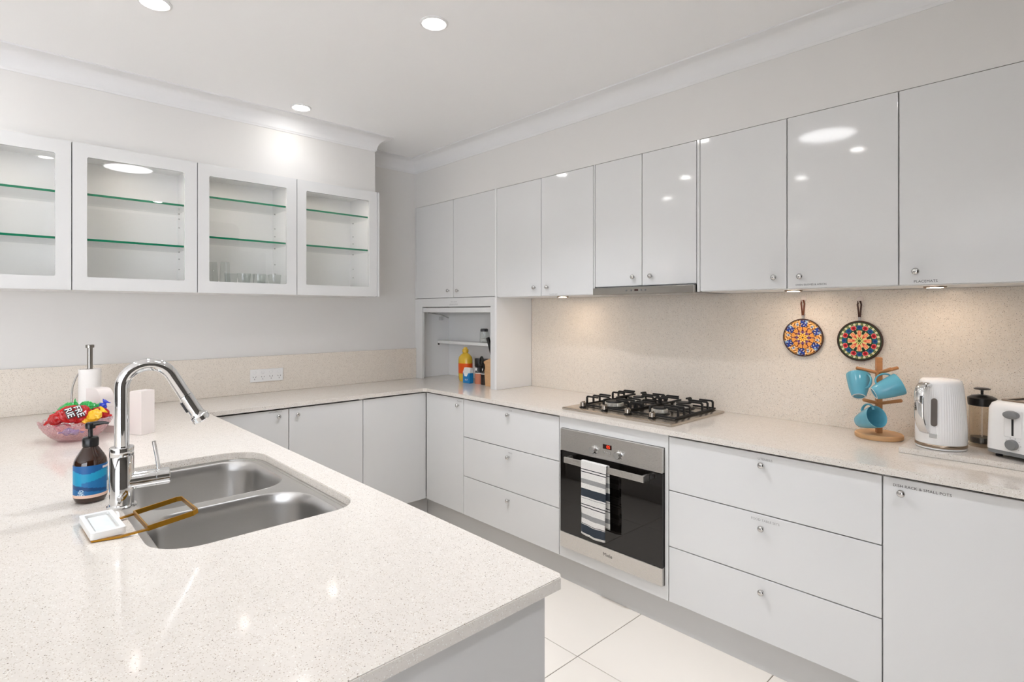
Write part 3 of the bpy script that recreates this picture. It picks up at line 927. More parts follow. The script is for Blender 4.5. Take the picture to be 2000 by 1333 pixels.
for gx0, gx1 in ((1.795, 2.060), (2.072, 2.338)):
    cxm = (gx0 + gx1) / 2
    b = NB()
    tube(b, [(gx0, -0.450, zb_), (gx1, -0.450, zb_), (gx1, -0.060, zb_), (gx0, -0.060, zb_)], 0, closed=True, sec=sec, up=(0, 0, 1))
    tube(b, [(gx0, -0.250, zb_), (gx1, -0.250, zb_)], 0, sec=sec, up=(0, 0, 1))
    gr = obj('grate', b, 'black', t)
    for (yc, y0, y1) in ((-0.365, -0.450, -0.250), (-0.135, -0.250, -0.060)):
        for dy in (-0.055, 0.0, 0.055):
            for s in (-1, 1):
                fb = NB(); bx = gx0 if s < 0 else gx1
                tip = (cxm + s * (0.028 if dy == 0 else 0.060), yc + dy)
                finger(fb, (bx, yc + dy), tip); obj('finger', fb, 'black', gr)
        for yy, s in ((y0, 1), (y1, -1)):
            fb = NB(); finger(fb, (cxm, yy), (cxm, yc - s * 0.030)); obj('finger', fb, 'black', gr)

# ------------------------------------------------------------------ trivets on the splashback
def col_mesh(bm, fn):
    cl = bm.loops.layers.float_color.new('Col')
    for f in bm.faces:
        for l in f.loops:
            l[cl] = fn(f)
def trivet_blue(r, a):
    k = a / (2 * math.pi)
    saw = lambda n, o=0: abs(((k * n + o) % 1) - 0.5) * 2      # 1 at the petal centre ... 0
    if r < .05: return (24, 30, 60)
    if r < .20: return (250, 214, 90) if saw(8) > .35 else (214, 110, 44)
    if r < .27: return (252, 226, 140) if saw(8, .5) > .5 else (120, 52, 90)
    if r < .37: return (112, 72, 128) if saw(8) > .45 else (206, 150, 90)
    if r < .44: return (96, 26, 40) if saw(12) > .55 else (236, 170, 96)
    if r < .58: return (238, 158, 66) if saw(12, .5) > .4 else ((150, 62, 40) if saw(24) > .5 else (246, 206, 140))
    if r < .62: return (66, 44, 44)
    if abs(r - .965) < .02: return (66, 34, 24)
    s = saw(6, .08)
    fil = math.sin(r * 46 + 2.2 * math.sin(k * 2 * math.pi * 12)) + math.sin(k * 2 * math.pi * 30 + r * 20)
    if fil > 1.15: return (70, 36, 30)
    if fil < -1.35: return (250, 232, 190)
    if s > .62:
        return (26, 66, 160) if (r < .76 and saw(18) > .3) or saw(12) > .55 else ((120, 170, 226) if r > .84 else (40, 84, 190))
    if s < .25: return (170, 190, 222) if abs(r - .78) < .09 and saw(12, .5) > .3 else (242, 178, 92)
    return (240, 160, 64) if saw(30) > .45 else ((252, 226, 170) if r > .8 else (96, 48, 36))
def trivet_red(r, a):
    k = a / (2 * math.pi)
    saw = lambda n, o=0: abs(((k * n + o) % 1) - 0.5) * 2
    if r < .06: return (60, 90, 40)
    if r < .18: return (238, 232, 150) if saw(10) > .45 else (110, 130, 50)
    if r < .54:
        w = math.sin(math.pi * (r - .10) / .48)
        s = saw(8)
        if s > 1 - .62 * w: return (246, 128, 92) if s < 1 - .22 * w else ((200, 60, 46) if r < .32 else (252, 176, 130))
        if s < .32 and r > .36: return (18, 44, 30)
        return (222, 214, 150) if r > .34 else (240, 210, 140)
    if r < .58: return (20, 52, 36)
    if r < .82:
        s = saw(8, .5); q = (r - .70) / .13; e = math.hypot((1 - s) / .50, q)
        if e < .38: return (120, 14, 24)
        if e < .80: return (206, 26, 44)
        if e < 1.0: return (244, 150, 150)
        s2 = saw(8); e2 = math.hypot((1 - s2) / .45, q)
        if e2 < .5: return (20, 52, 120)
        if e2 < .95: return (24, 92, 140)
        return (30, 96, 70)
    if r < .93: return (226, 222, 180) if saw(24) > .55 else ((40, 80, 44) if saw(24) > .25 else (150, 150, 90))
    return (30, 52, 34)
def trivet(x, z, rad, fn, label, dark):
    t = thing('trivet', label, 'trivet', (x, -0.010, z), 0, 'round trivets hanging on the splashback')
    b = NB()
    lathe(b, [(rad - 0.004, -0.0045), (rad, -0.002), (rad, 0.003), (rad - 0.004, 0.0045), (rad - 0.006, 0.004), (rad - 0.006, -0.0044)], 72, (x, -0.010, z), (0, -1, 0))
    obj('rim', b, 'rim', t, smooth=True)
    b = NB(); nr, na = 44, 192
    cl = b.loops.layers.float_color.new('Col')
    R0 = rad - 0.0045
    vs = [[b.verts.new((x + R0 * i / nr * math.cos(2 * math.pi * j / na), -0.0142, z + R0 * i / nr * math.sin(2 * math.pi * j / na))) for j in range(na)] for i in range(1, nr + 1)]
    c = b.verts.new((x, -0.0142, z))
    for i in range(nr):
        for j in range(na):
            jj = (j + 1) % na
            f = b.faces.new((c, vs[0][j], vs[0][jj])) if i == 0 else b.faces.new((vs[i - 1][j], vs[i][j], vs[i][jj], vs[i - 1][jj]))
            cc = srgb(*fn((i + .5) / nr, 2 * math.pi * (j + .5) / na + math.pi / 2))
            for l in f.loops: l[cl] = cc
    obj('printed_face', b, 'print', t)
    z1 = z + rad
    b = NB(); box(b, x - 0.005, x + 0.005, -0.013, -0.008, z1 - 0.004, z1 + 0.016, 0.001, 1); obj('clasp', b, 'steel', t)
    b = NB()
    lpz = z1 + 0.084
    P = [(x - 0.002, -0.011, z1 + 0.012), (x - 0.004, -0.011, z1 + 0.040), (x - 0.007, -0.0125, z1 + 0.070), (x - 0.004, -0.0135, lpz), (x + 0.004, -0.0135, lpz), (x + 0.007, -0.0125, z1 + 0.070), (x + 0.004, -0.011, z1 + 0.040), (x + 0.002, -0.011, z1 + 0.012)]
    tube(b, P, 0, sec=[(-.0016, -.003), (.0016, -.003), (.0016, .003), (-.0016, .003)], up=(0, 1, 0)); obj('strap', b, dark, t, smooth=True)
    return lpz
def hook(x, z, label):
    t = thing('wall_hook', label, 'hook', (x, 0, z), 0, 'suction hooks on the splashback')
    b = NB(); lathe(b, [(0.014, 0.0003), (0.013, 0.002), (0.006, 0.005), (0.0, 0.006)], 28, (x, 0, z + 0.006), (0, -1, 0)); obj('suction_disc', b, 'suction', t, smooth=True)
    b = NB(); tube(b, [(x, -0.004, z), (x, -0.008, z - 0.007), (x, -0.016, z - 0.010), (x, -0.022, z - 0.006), (x, -0.0225, z + 0.001)], 0.0018, 8); obj('hook', b, 'suction', t, smooth=True)
zt = trivet(2.745, 1.2965, 0.0880, trivet_blue, 'round trivet with blue and orange mandala print', 'leather'); hook(2.745, zt + 0.003, 'clear suction hook holding the blue and orange trivet')
zt = trivet(2.976, 1.2895, 0.0880, trivet_red, 'round trivet with red flowers on dark green print', 'rim'); hook(2.976, zt + 0.003, 'clear suction hook holding the red flowered trivet')

# ------------------------------------------------------------------ mug tree and mugs
t = thing('mug_tree', 'wooden mug tree with round base and angled pegs left of the kettle', 'mug tree', (3.072, -0.115, ZB + 0.0005))
b = NB(); lathe(b, [(0.0, 0), (0.082, 0), (0.085, 0.004), (0.085, 0.016), (0.081, 0.020), (0, 0.020)], 48, (3.072, -0.115, ZB + 0.0005)); obj('base', b, 'wood_light', t, smooth=True)
b = NB(); box(b, -0.011, 0.011, -0.011, 0.011, 0, 0.315, 0.003, 2); b.transform(Matrix.Translation((3.072, -0.115, ZB + 0.015)) @ Matrix.Rotation(R(30), 4, 'Z')); obj('post', b, 'wood', t)
pegs = [((3.072, -0.115, 1.165), (-0.82, -0.50, 0.22), 0.085), ((3.072, -0.115, 1.165), (0.62, -0.72, 0.28), 0.090), ((3.072, -0.115, 1.165), (0.75, 0.55, 0.30), 0.075),
        ((3.072, -0.115, 1.040), (-0.42, -0.86, 0.22), 0.085), ((3.072, -0.115, 1.040), (0.93, -0.20, 0.26), 0.088)]
for p, d, l in pegs:
    p = Vector(p); d = Vector(d).normalized()
    b = NB(); lathe(b, [(0.0, 0.008), (0.0065, 0.008), (0.007, l - 0.003), (0.005, l), (0, l)], 16, p, d); obj('peg', b, 'wood', t, smooth=True)
def mug(centre, axis, hdir, label):
    """axis: from foot to mouth; hdir: side the handle is on"""
    a = Vector(axis).normalized(); h = Vector(hdir); h = (h - a * h.dot(a)).normalized(); w = a.cross(h)
    m = Matrix((h, w, a)).transposed().to_4x4(); m.translation = Vector(centre)
    H = 0.098
    t = bpy.data.objects.new('mug', None); t.empty_display_size = 0.04; t.matrix_basis = m; COL.objects.link(t)
    tag(t, label, 'mug', 'teal mugs on the mug tree')
    b = NB()
    pr = [(0.0, -H / 2 + 0.004), (0.020, -H / 2 + 0.004), (0.0235, -H / 2), (0.0255, -H / 2 + 0.002), (0.0285, -H / 2 + 0.012), (0.0345, -0.016), (0.0395, 0.012), (0.0425, 0.032), (0.0440, H / 2 - 0.001), (0.0433, H / 2), (0.0415, H / 2 - 0.002),
          (0.0400, 0.030), (0.0368, 0.010), (0.0315, -0.016), (0.0250, -H / 2 + 0.014), (0.0, -H / 2 + 0.010)]
    lathe(b, pr, 44); obj('body', b, 'teal', t, local=True, smooth=True)
    b = NB(); pts = []
    for i in range(15):
        q = R(-100 + 200 * i / 14)
        pts.append((0.036 + 0.024 * math.cos(q) - 0.002, 0, 0.008 + 0.030 * math.sin(q)))
    tube(b, pts, 0, sec=[(.0035 * math.cos(2 * math.pi * k / 10), .0058 * math.sin(2 * math.pi * k / 10)) for k in range(10)], up=(0, 0, 1)); obj('handle', b, 'teal', t, local=True, smooth=True)
    b = NB(); lathe(b, [(0.0200, -H / 2 + 0.0012), (0.0200, -H / 2 - 0.0006), (0.0240, -H / 2 - 0.0006), (0.0240, -H / 2 + 0.0012), (0.0200, -H / 2 + 0.0012)], 36, caps=False); obj('foot_ring', b, 'foot', t, local=True, smooth=True)
mug((3.012, -0.165, 1.112), (-0.16, 0.52, 0.84), (0.80, -0.30, 0.40), 'teal mug hanging upper left with its foot toward the viewer')
mug((3.116, -0.190, 1.112), (0.78, 0.46, 0.42), (-0.45, 0.1, 0.9), 'teal mug hanging upper right and lying on its side')
mug((3.052, -0.190, 0.983), (0.76, -0.54, 0.38), (-0.2, 0.25, 0.95), 'teal mug hanging lowest with its open mouth toward the viewer')

# ------------------------------------------------------------------ stone slab with kettle, coffee press and toaster
ZS = ZB + 0.0205
b = NB(); box(b, 3.187, 3.75, -0.345, -0.030, ZB + 0.0005, ZS, 0.0012, 2)
tag(obj('stone_board', b, 'stone', origin=(3.45, -0.19, ZB)), 'loose speckled stone slab under the kettle and toaster', 'board')

kx, ky = 3.294, -0.238
t = thing('kettle', 'white ribbed electric kettle with chrome handle', 'kettle', (kx, ky, ZS + 0.0005), math.atan2(-0.897, -0.445))
zk = 0.0
b = NB(); lathe(b, [(0.0, 0), (0.070, 0), (0.076, 0.002), (0.076, 0.006), (0.074, 0.008), (0.0, 0.008)], 56); obj('power_base', b, 'white_plastic', t, local=True, smooth=True)
b = NB(); lathe(b, [(0.0765, 0.0082), (0.0775, 0.010), (0.0775, 0.017), (0.076, 0.019), (0.0, 0.019)], 56); obj('base_ring', b, 'bronze', t, local=True, smooth=True)
def ribs(th, r, z):
    k = 1.0 if 0.034 < z < 0.225 else 0.0
    return (r - 0.0013 * k * (0.5 + 0.5 * math.cos(64 * th)), z)
b = NB(); lathe(b, [(0.0, 0.0192), (0.0755, 0.0192), (0.0770, 0.024), (0.0765, 0.08), (0.0735, 0.14), (0.0690, 0.20), (0.0650, 0.232), (0.0615, 0.244), (0.054, 0.2505), (0.0, 0.254)], 384, rfun=ribs)
kb = obj('body', b, 'kettle', t, local=True, smooth=True)
b = NB()
hp = [(0.058, 0.226), (0.075, 0.234), (0.092, 0.230), (0.103, 0.214), (0.107, 0.185), (0.107, 0.140), (0.105, 0.112), (0.098, 0.088), (0.084, 0.066), (0.073, 0.060)]
tube(b, [(x, 0, z) for x, z in hp], 0, sec=[(-.006, -.013), (-.0025, -.0155), (.003, -.0155), (.0065, -.011), (.0065, .011), (.003, .0155), (-.0025, .0155), (-.006, .013)], up=(0, 0, 1)); obj('handle', b, 'chrome', t, local=True, smooth=True)
b = NB(); tilt = 0.0
o_ = rrect(-0.009, 0.009, 0.085, 0.185, 0.0088, 6)
plate(b, o_, [], 0.0, 0.003)
ang = R(21)
for v in b.verts:
    a, z, q = v.co.x, v.co.y, v.co.z
    rr = 0.0762 - 0.040 * max(0, z - 0.07) + q
    th = ang + a / 0.073
    v.co = Vector((rr * math.cos(th), rr * math.sin(th), z))
obj('water_window', b, 'window_grey', t, local=True)
b = NB(); o_ = rrect(-0.012, 0.012, 0.043, 0.058, 0.002, 3); plate(b, o_, [], 0.0, 0.0022)
for v in b.verts:
    th = R(20) + v.co.x / 0.077; rr = 0.0768 + v.co.z; v.co = Vector((rr * math.cos(th), rr * math.sin(th), v.co.y))
obj('badge', b, 'chrome', t, local=True)
# cord: rises behind the kettle's left side against the splashback
b = NB(); tube(b, [(3.262, -0.168, ZS + 0.006), (3.240, -0.130, ZS + 0.010), (3.222, -0.095, ZS + 0.040), (3.212, -0.080, ZS + 0.090), (3.218, -0.070, ZS + 0.140), (3.245, -0.055, ZS + 0.170), (3.285, -0.045, ZS + 0.160), (3.32, -0.04, ZS + 0.08), (3.34, -0.042, ZS + 0.006)], 0.0028, 8)
obj('power_cord', b, 'cord', t, smooth=True)

px_, py_ = 3.396, -0.108
t = thing('coffee_press', 'glass coffee press with black lid between kettle and toaster', 'coffee press', (px_, py_, ZS + 0.0005))
b = NB(); lathe(b, [(0.0, 0), (0.039, 0), (0.040, 0.003), (0.040, 0.008), (0.0, 0.008)], 40); obj('base', b, 'press_glass', t, local=True, smooth=True)
b = NB(); lathe(b, [(0.037, 0.008), (0.0385, 0.02), (0.0385, 0.155), (0.0365, 0.155), (0.0365, 0.012), (0.0, 0.010)], 40, caps=False); obj('beaker', b, 'press_glass', t, local=True, smooth=True)
b = NB(); lathe(b, [(0.0355, 0.014), (0.0355, 0.030), (0.034, 0.034), (0.0, 0.034)], 40); lathe(b, [(0.0, 0.014), (0.0355, 0.014)], 40, caps=False); obj('filter', b, 'dark_grey', t, local=True, smooth=True)
b = NB(); lathe(b, [(0.0395, 0.150), (0.0415, 0.152), (0.0430, 0.172), (0.043, 0.178), (0.030, 0.186), (0.010, 0.190), (0, 0.190)], 40); obj('lid', b, 'plastic_black', t, local=True, smooth=True)
b = NB(); lathe(b, [(0.004, 0.188), (0.0045, 0.205), (0.010, 0.207), (0.024, 0.209), (0.025, 0.212), (0.018, 0.215), (0, 0.216)], 32); obj('plunger', b, 'plastic_black', t, local=True, smooth=True)
b = NB(); lathe(b, [(0.0022, 0.034), (0.0022, 0.152)], 10); obj('rod', b, 'steel', t, local=True, smooth=True)

# toaster, authored locally: x along its front, -y is the lever end
t = thing('toaster', 'white two-slot toaster with grey lever and dial on the stone slab', 'toaster', (3.545, -0.195, ZS + 0.0005), R(-26))
w2, dpt = 0.088, 0.115
def tl(x, y, z, r): return [(p[0], p[1], z) for p in rrect(-x, x, -y, y, r, 6)]
b = NB(); loft(b, [tl(w2 - 0.008, dpt - 0.008, 0.012, 0.025), tl(w2 - 0.001, dpt - 0.001, 0.014, 0.028), tl(w2 - 0.001, dpt - 0.001, 0.026, 0.028)], True, True); obj('base', b, 'grey_plastic', t, local=True, smooth=True)
for fx in (-0.06, 0.06):
    for fy in (-0.08, 0.08):
        b = NB(); lathe(b, [(0.010, 0), (0.010, 0.012), (0, 0.012)], 14, (fx, fy, 0)); obj('foot', b, 'plastic_black', t, local=True)
b = NB()
loft(b, [tl(w2, dpt, 0.0265, 0.028), tl(w2, dpt, 0.030, 0.028), tl(w2 - 0.003, dpt - 0.003, 0.165, 0.028), tl(w2 - 0.010, dpt - 0.008, 0.182, 0.026), tl(w2 - 0.022, dpt - 0.018, 0.190, 0.022), tl(w2 - 0.034, dpt - 0.028, 0.191, 0.018)], True, True)
tb = obj('body', b, 'white_plastic', t, local=True, smooth=True)
b = NB(); plate(b, rrect(-0.056, 0.056, -0.088, 0.088, 0.016, 5), [rrect(-0.042, -0.012, -0.072, 0.072, 0.004, 3), rrect(0.012, 0.042, -0.072, 0.072, 0.004, 3)], 0.1912, 0.1955); obj('slot_frame', b, 'bronze', t, local=True)
for sx in (-0.027, 0.027):
    b = NB(); box(b, sx - 0.0148, sx + 0.0148, -0.0718, 0.0718, 0.1911, 0.1925); obj('slot', b, 'black', t, local=True)
b = NB(); box(b, -0.026, 0.026, -dpt - 0.0006, -dpt + 0.004, 0.075, 0.165, 0.003, 2); obj('lever_plate', b, 'white_plastic', t, local=True)
b = NB(); box(b, -0.003, 0.003, -dpt - 0.0012, -dpt + 0.003, 0.082, 0.140); obj('lever_slot', b, 'black', t, local=True)
b = NB(); lathe(b, [(0.0, 0), (0.021, 0), (0.022, 0.006), (0.020, 0.016), (0.012, 0.019), (0, 0.019)], 32, (0, 0, 0), (0, -1, 0))
b.transform(Matrix.Translation((0, -dpt - 0.001, 0.152)) @ Matrix.Diagonal((1, 1, 0.62, 1))); obj('lever', b, 'grey_plastic', t, local=True, smooth=True)
b = NB(); lathe(b, [(0.0, 0), (0.0175, 0), (0.0175, 0.010), (0.015, 0.014), (0, 0.014)], 32, (0, -dpt - 0.0003, 0.052), (0, -1, 0)); obj('dial', b, 'grey_plastic', t, local=True, smooth=True)
b = NB()
for k in range(8):
    a = R(-40 + 260 * k / 7)
    box(b, 0.0225 * math.cos(a) - 0.0008, 0.0225 * math.cos(a) + 0.0008, -dpt - 0.0008, -dpt + 0.001, 0.052 + 0.0225 * math.sin(a) - 0.0008, 0.052 + 0.0225 * math.sin(a) + 0.0008)
obj('dial_marks', b, 'grey_ink', t, local=True)

# ------------------------------------------------------------------ things in the appliance nook
t = thing('oil_bottle', 'yellow bottle with orange label in the appliance nook', 'bottle', (0.440, -0.175, ZB + 0.0005))
def ov(th, r, z): return (r * (1 - 0.25 * abs(math.sin(th)) ** 1.5), z)
b = NB(); lathe(b, [(0, 0), (0.050, 0), (0.056, 0.010), (0.060, 0.030), (0.061, 0.100), (0.062, 0.160), (0.057, 0.180), (0.040, 0.198), (0.022, 0.210), (0.019, 0.214), (0, 0.215)], 40, rfun=ov); obj('body', b, 'oil', t, local=True, smooth=True)
b = NB(); lathe(b, [(0.0612, 0.060), (0.0622, 0.100), (0.0628, 0.135)], 40, rfun=ov, caps=False); obj('label_band', b, 'orange_label', t, local=True, smooth=True)
b = NB(); lathe(b, [(0.019, 0.212), (0.023, 0.214), (0.023, 0.236), (0.016, 0.240), (0.012, 0.253), (0, 0.254)], 28); obj('cap', b, 'oil', t, local=True, smooth=True)

t = thing('salt_packet', 'small blue and white packet in front of the yellow bottle', 'packet', (0.545, -0.235, ZB + 0.0005))
b = NB(); box(b, -0.040, 0.040, -0.018, 0.018, 0, 0.075, 0.004, 2); obj('body', b, 'blue', t, local=True)
b = NB(); loft(b, [[(-0.040, -0.018, 0.0752), (0.040, -0.018, 0.0752), (0.040, 0.018, 0.0752), (-0.040, 0.018, 0.0752)], [(-0.030, -0.010, 0.112), (0.040, -0.010, 0.112), (0.040, 0.010, 0.112), (-0.030, 0.010, 0.112)]], True, True); obj('top', b, 'salt_white', t, local=True)
b = NB(); plate(b, [(-0.028, 0.070), (-0.016, 0.050), (0.008, 0.050), (0.022, 0.070), (0.022, 0.0745), (-0.028, 0.0745)], [], 0.0, 0.0008, lambda a, c, q: (a, -0.0182 - q, c)); obj('label', b, 'white_ink', t, local=True)
b = text_mesh('SALT', 0.017, lambda a, c: (0.002 + a * 0.9, -0.0186, 0.025 + c)); obj('lettering', b, 'white_ink', t, local=True)

for x, y, fill, lb in ((0.620, -0.190, 'pink_salt', 'black-capped grinder filled with pink salt'), (0.694, -0.195, 'pepper', 'black-capped grinder filled with black pepper')):
    t = thing('spice_grinder', lb, 'grinder', (x, y, ZB + 0.0005), 0, 'spice grinders in the appliance nook')
    b = NB(); lathe(b, [(0, 0), (0.033, 0), (0.034, 0.004), (0.034, 0.074), (0, 0.074)], 28); obj('contents', b, fill, t, local=True, smooth=True)
    b = NB(); lathe(b, [(0.0345, 0.0742), (0.0345, 0.080), (0, 0.080)], 28); obj('collar', b, 'salt_white', t, local=True, smooth=True)
    b = NB(); lathe(b, [(0.033, 0.0802), (0.030, 0.100), (0.031, 0.122), (0, 0.122)], 28); obj('grinder_neck', b, 'plastic_black', t, local=True, smooth=True)
    b = NB(); plate(b, rrect(-0.015, 0.012, 0.086, 0.116, 0.002, 2), [], 0, 0.0006)
    for v in b.verts:
        q = v.co.copy(); th = -math.pi / 2 + q.x / 0.032; rr = 0.0326 + q.z; v.co = Vector((rr * math.cos(th), rr * math.sin(th), q.y))
    obj('label', b, 'white_ink', t, local=True)
    b = NB(); lathe(b, [(0.033, 0.1222), (0.035, 0.128), (0.035, 0.176), (0.031, 0.182), (0, 0.183)], 28); obj('cap', b, 'plastic_black', t, local=True, smooth=True)


kbx, kby = 0.800, -0.195
t = thing('knife_block', 'pale wooden knife block at the right edge of the appliance nook', 'knife block', (kbx, kby, ZB + 0.0005))
b = NB()
prof_ = [(-0.045, 0), (0.065, 0), (0.030, 0.205), (-0.062, 0.170)]
plate(b, prof_, [], -0.055, 0.055, lambda a, c, q: (a, q, c)); obj('block', b, 'wood_light', t, local=True)
ax = Vector((-0.36, 0, 0.93)).normalized()
for s, y, l, lb in ((0.75, -0.030, 0.150, 'long black-handled knife standing in the knife block'), (0.70, 0.020, 0.130, 'black-handled knife at the back of the knife block'), (0.30, 0.030, 0.100, 'short black-handled knife in the lower back slot of the block')):
    p0 = Vector((kbx - 0.062, kby + y, ZB + 0.171)).lerp(Vector((kbx + 0.030, kby + y, ZB + 0.206)), s)
    t = thing('knife', lb, 'knife', p0, 0, 'knives in the knife block')
    b = NB(); tube(b, [p0 + ax * 0.002, p0 + ax * l * 0.25, p0 + ax * l * 0.55, p0 + ax * l * 0.85, p0 + ax * l], 0, sec=[(-.011, -.007), (.011, -.007), (.011, .007), (-.011, .007)], up=(1, 0, 0)); obj('handle', b, 'plastic_black', t)
    b = NB(); tube(b, [p0 + ax * -0.02, p0 + ax * 0.002], 0, sec=[(-.010, -.001), (.010, -.001), (.010, .001), (-.010, .001)], up=(1, 0, 0)); obj('blade', b, 'steel', t)
p0 = Vector((kbx - 0.052, kby - 0.040, ZB + 0.178))
t = thing('scissors', 'black-handled scissors hanging over the front of the knife block', 'scissors', p0)
for k, (dx, dz) in enumerate(((-0.028, -0.005), (-0.014, -0.052))):
    c = p0 + Vector((dx, -0.022, dz))
    b = NB(); tube(b, [c + Vector((0.019 * math.cos(a) * 0.8, 0.004 * math.sin(a), 0.030 * math.sin(a))) for a in [2 * math.pi * i / 20 for i in range(20)]], 0.0055, 8, closed=True); obj('finger_loop', b, 'plastic_black', t, smooth=True)

t = thing('salt_jar', 'clear shaker jar with dark lid on the nook shelf', 'jar', (0.535, -0.072, 1.1885))
b = NB(); lathe(b, [(0.0, 0.0), (0.030, 0.0), (0.032, 0.004), (0.032, 0.075), (0.026, 0.082)], 32, caps=False); obj('body', b, 'tumbler', t, local=True, smooth=True)
b = NB(); lathe(b, [(0, 0.0032), (0.0295, 0.0042), (0.0300, 0.030), (0, 0.032)], 28); obj('contents', b, 'salt_white', t, local=True, smooth=True)
b = NB(); lathe(b, [(0.027, 0.0822), (0.029, 0.083), (0.029, 0.098), (0.024, 0.104), (0, 0.105)], 28); obj('lid', b, 'dark_grey', t, local=True, smooth=True)

# ------------------------------------------------------------------ glasses in the third cabinet
GF = GB + 0.0165
def tumbler(x, y, r, h, label, up=False, group='drinking glasses in the cabinet'):
    t = thing('drinking_glass', label, 'glass', (x, y, GF), 0, group)
    b = NB()
    rb = r * 0.74
    pr = [(r, 0.0), (r * 1.0, h * 0.02), (rb * 1.02, h * 0.95), (rb * 0.95, h), (0, h)]      # one thin wall
    if up:
        pr = [(0, 0), (rb * 0.95, 0), (rb, h * 0.05), (r, h)]
        lathe(b, pr, 28, caps=False)
    else:
        lathe(b, pr, 28, caps=False)
    obj('body', b, 'tumbler', t, local=True, smooth=True)
tumbler(0.22, -1.838, 0.030, 0.163, 'tall clear glass upturned at the left of the cabinet floor')
tumbler(0.28, -1.790, 0.030, 0.163, 'tall clear glass upturned beside the short tumblers')
for k, (x, y) in enumerate(((0.20, -1.735), (0.27, -1.685), (0.20, -1.640), (0.27, -1.600), (0.20, -1.555), (0.27, -1.510))):
    tumbler(x, y, 0.036, 0.106, ('first', 'second', 'third', 'fourth', 'fifth', 'last')[k] + ' short clear tumbler counting from the tall glasses', True, 'short tumblers in the cabinet')

# ------------------------------------------------------------------ power outlet
t = thing('power_outlet', 'white four-way power outlet on the stone upstand', 'outlet', (0.020, -1.469, 1.012))
b = NB(); box(b, 0.0203, 0.029, -1.571, -1.367, 0.972, 1.052, 0.002, 2); obj('plate', b, 'white_plastic', t)
for k in range(4):
    y = -1.546 + 0.051 * k
    b = NB(); lathe(b, [(0.0105, 0), (0.0105, 0.001), (0.0095, 0.003), (0, 0.003)], 20, (0.029, y, 1.032), (1, 0, 0)); sw = obj('switch', b, 'white_plastic', t, smooth=True)
    b = NB(); box(b, 0.029, 0.0335, y - 0.0045, y + 0.0045, 1.0265, 1.0375, 0.001, 1); obj('rocker', b, 'white_plastic', sw)
    for (dy, dz, an) in ((-0.008, 0.006, 30), (0.008, 0.006, -30), (0, -0.008, 0)):
        bb = NB(); box(bb, -0.0002, 0.0004, -0.0012, 0.0012, -0.0042, 0.0042); bb.transform(Matrix.Translation((0.029, y + dy, 0.998 + dz)) @ Matrix.Rotation(R(an), 4, 'X')); obj('pin_slot', bb, 'ink', t)

# ------------------------------------------------------------------ sink
t = thing('sink', 'undermount double-bowl stainless steel sink in the peninsula', 'sink', (1.914, -2.28, 0.70))
bA = (1.530, 1.945, -2.470, -2.072, (0.10, 0.11, 0.08, 0.08))
bB = (1.985, 2.312, -2.490, -2.072, (0.07, 0.13, 0.09, 0.08))
b = NB()
fl_ = rrect(SX0 - 0.02, SX1 + 0.02, SY0 - 0.02, SY1 + 0.02, 0.08, 6)
plate(b, fl_, [rrect(*bA[:4], bA[4], 10), rrect(*bB[:4], bB[4], 10)], 0.8735, 0.8760); obj('rim', b, 'sink', t)
b = NB(); plate(b, rrect(SX0 + 0.006, SX1 - 0.006, SY0 + 0.006, SY1 - 0.006, (0.075, 0.13, 0.13, 0.10), 8), [rrect(SX0 + 0.013, SX1 - 0.013, SY0 + 0.013, SY1 - 0.013, (0.07, 0.125, 0.125, 0.095), 8)], 0.8760, 0.8780); obj('rim_bead', b, 'sink', t)
for bw, dz in ((bA, 0.17), (bB, 0.19)):
    x0, x1, y0, y1, rs = bw
    lps = []
    for q, z, g in ((0.0, 0.8761, 0), (0.002, 0.8757, 0), (0.005, 0.871, 0), (0.008, 0.84, 0), (0.016, 0.88 - dz + 0.03, 0), (0.024, 0.88 - dz + 0.010, 0), (0.045, 0.88 - dz, 0), (0.12, 0.88 - dz - 0.003, 0)):
        rr = [max(0.02, r - q * 0.6) for r in rs]
        lps.append([(p[0], p[1], z) for p in rrect(x0 + q, x1 - q, y0 + q, y1 - q, rr, 10)])
    b = NB(); loft(b, lps, False, True); bo = obj('bowl', b, 'sink', t, smooth=True)
    md = bo.modifiers.new('thickness', 'SOLIDIFY'); md.thickness = 0.0012; md.offset = -1
    b = NB(); lathe(b, [(0.0, 0.0), (0.030, 0.0), (0.040, 0.003), (0.044, 0.001)], 36, ((x0 + x1) / 2, (y0 + y1) / 2, 0.8785 - dz), caps=False); obj('drain', b, 'drain', bo, smooth=True)

# ------------------------------------------------------------------ faucet
fx, fy, fz = 1.912, -2.512, ZB + 0.0005
t = thing('faucet', 'chrome gooseneck pull-down faucet with side lever', 'faucet', (fx, fy, fz))
b = NB(); lathe(b, [(0, 0), (0.034, 0), (0.034, 0.004), (0.031, 0.007), (0, 0.007)], 40); obj('flange', b, 'chrome', t, local=True, smooth=True)
b = NB(); lathe(b, [(0.0275, 0.007), (0.0275, 0.132), (0.0268, 0.133), (0.0268, 0.1345), (0.0275, 0.1355), (0.0275, 0.156), (0.026, 0.158), (0, 0.158)], 48); obj('body', b, 'chrome', t, local=True, smooth=True)
b = NB()
sd = Vector((0.10, 0.995, 0)).normalized()      # the way the spout points
pts = [Vector((0, 0, 0.150)), Vector((0, 0, 0.20)), Vector((0, 0, 0.26)), Vector((0, 0, 0.312))]
rc = 0.060
for i in range(1, 15):
    a = math.pi - R(157) * i / 14
    pts.append(sd * (rc + rc * math.cos(a)) + Vector((0, 0, 0.312 + rc * math.sin(a))))
dv = (pts[-1] - pts[-2]).normalized()
end = pts[-1] + dv * 0.062
pts += [pts[-1] + dv * 0.03, end]
tube(b, pts, 0.0168, 24); obj('neck', b, 'chrome', t, local=True, smooth=True)
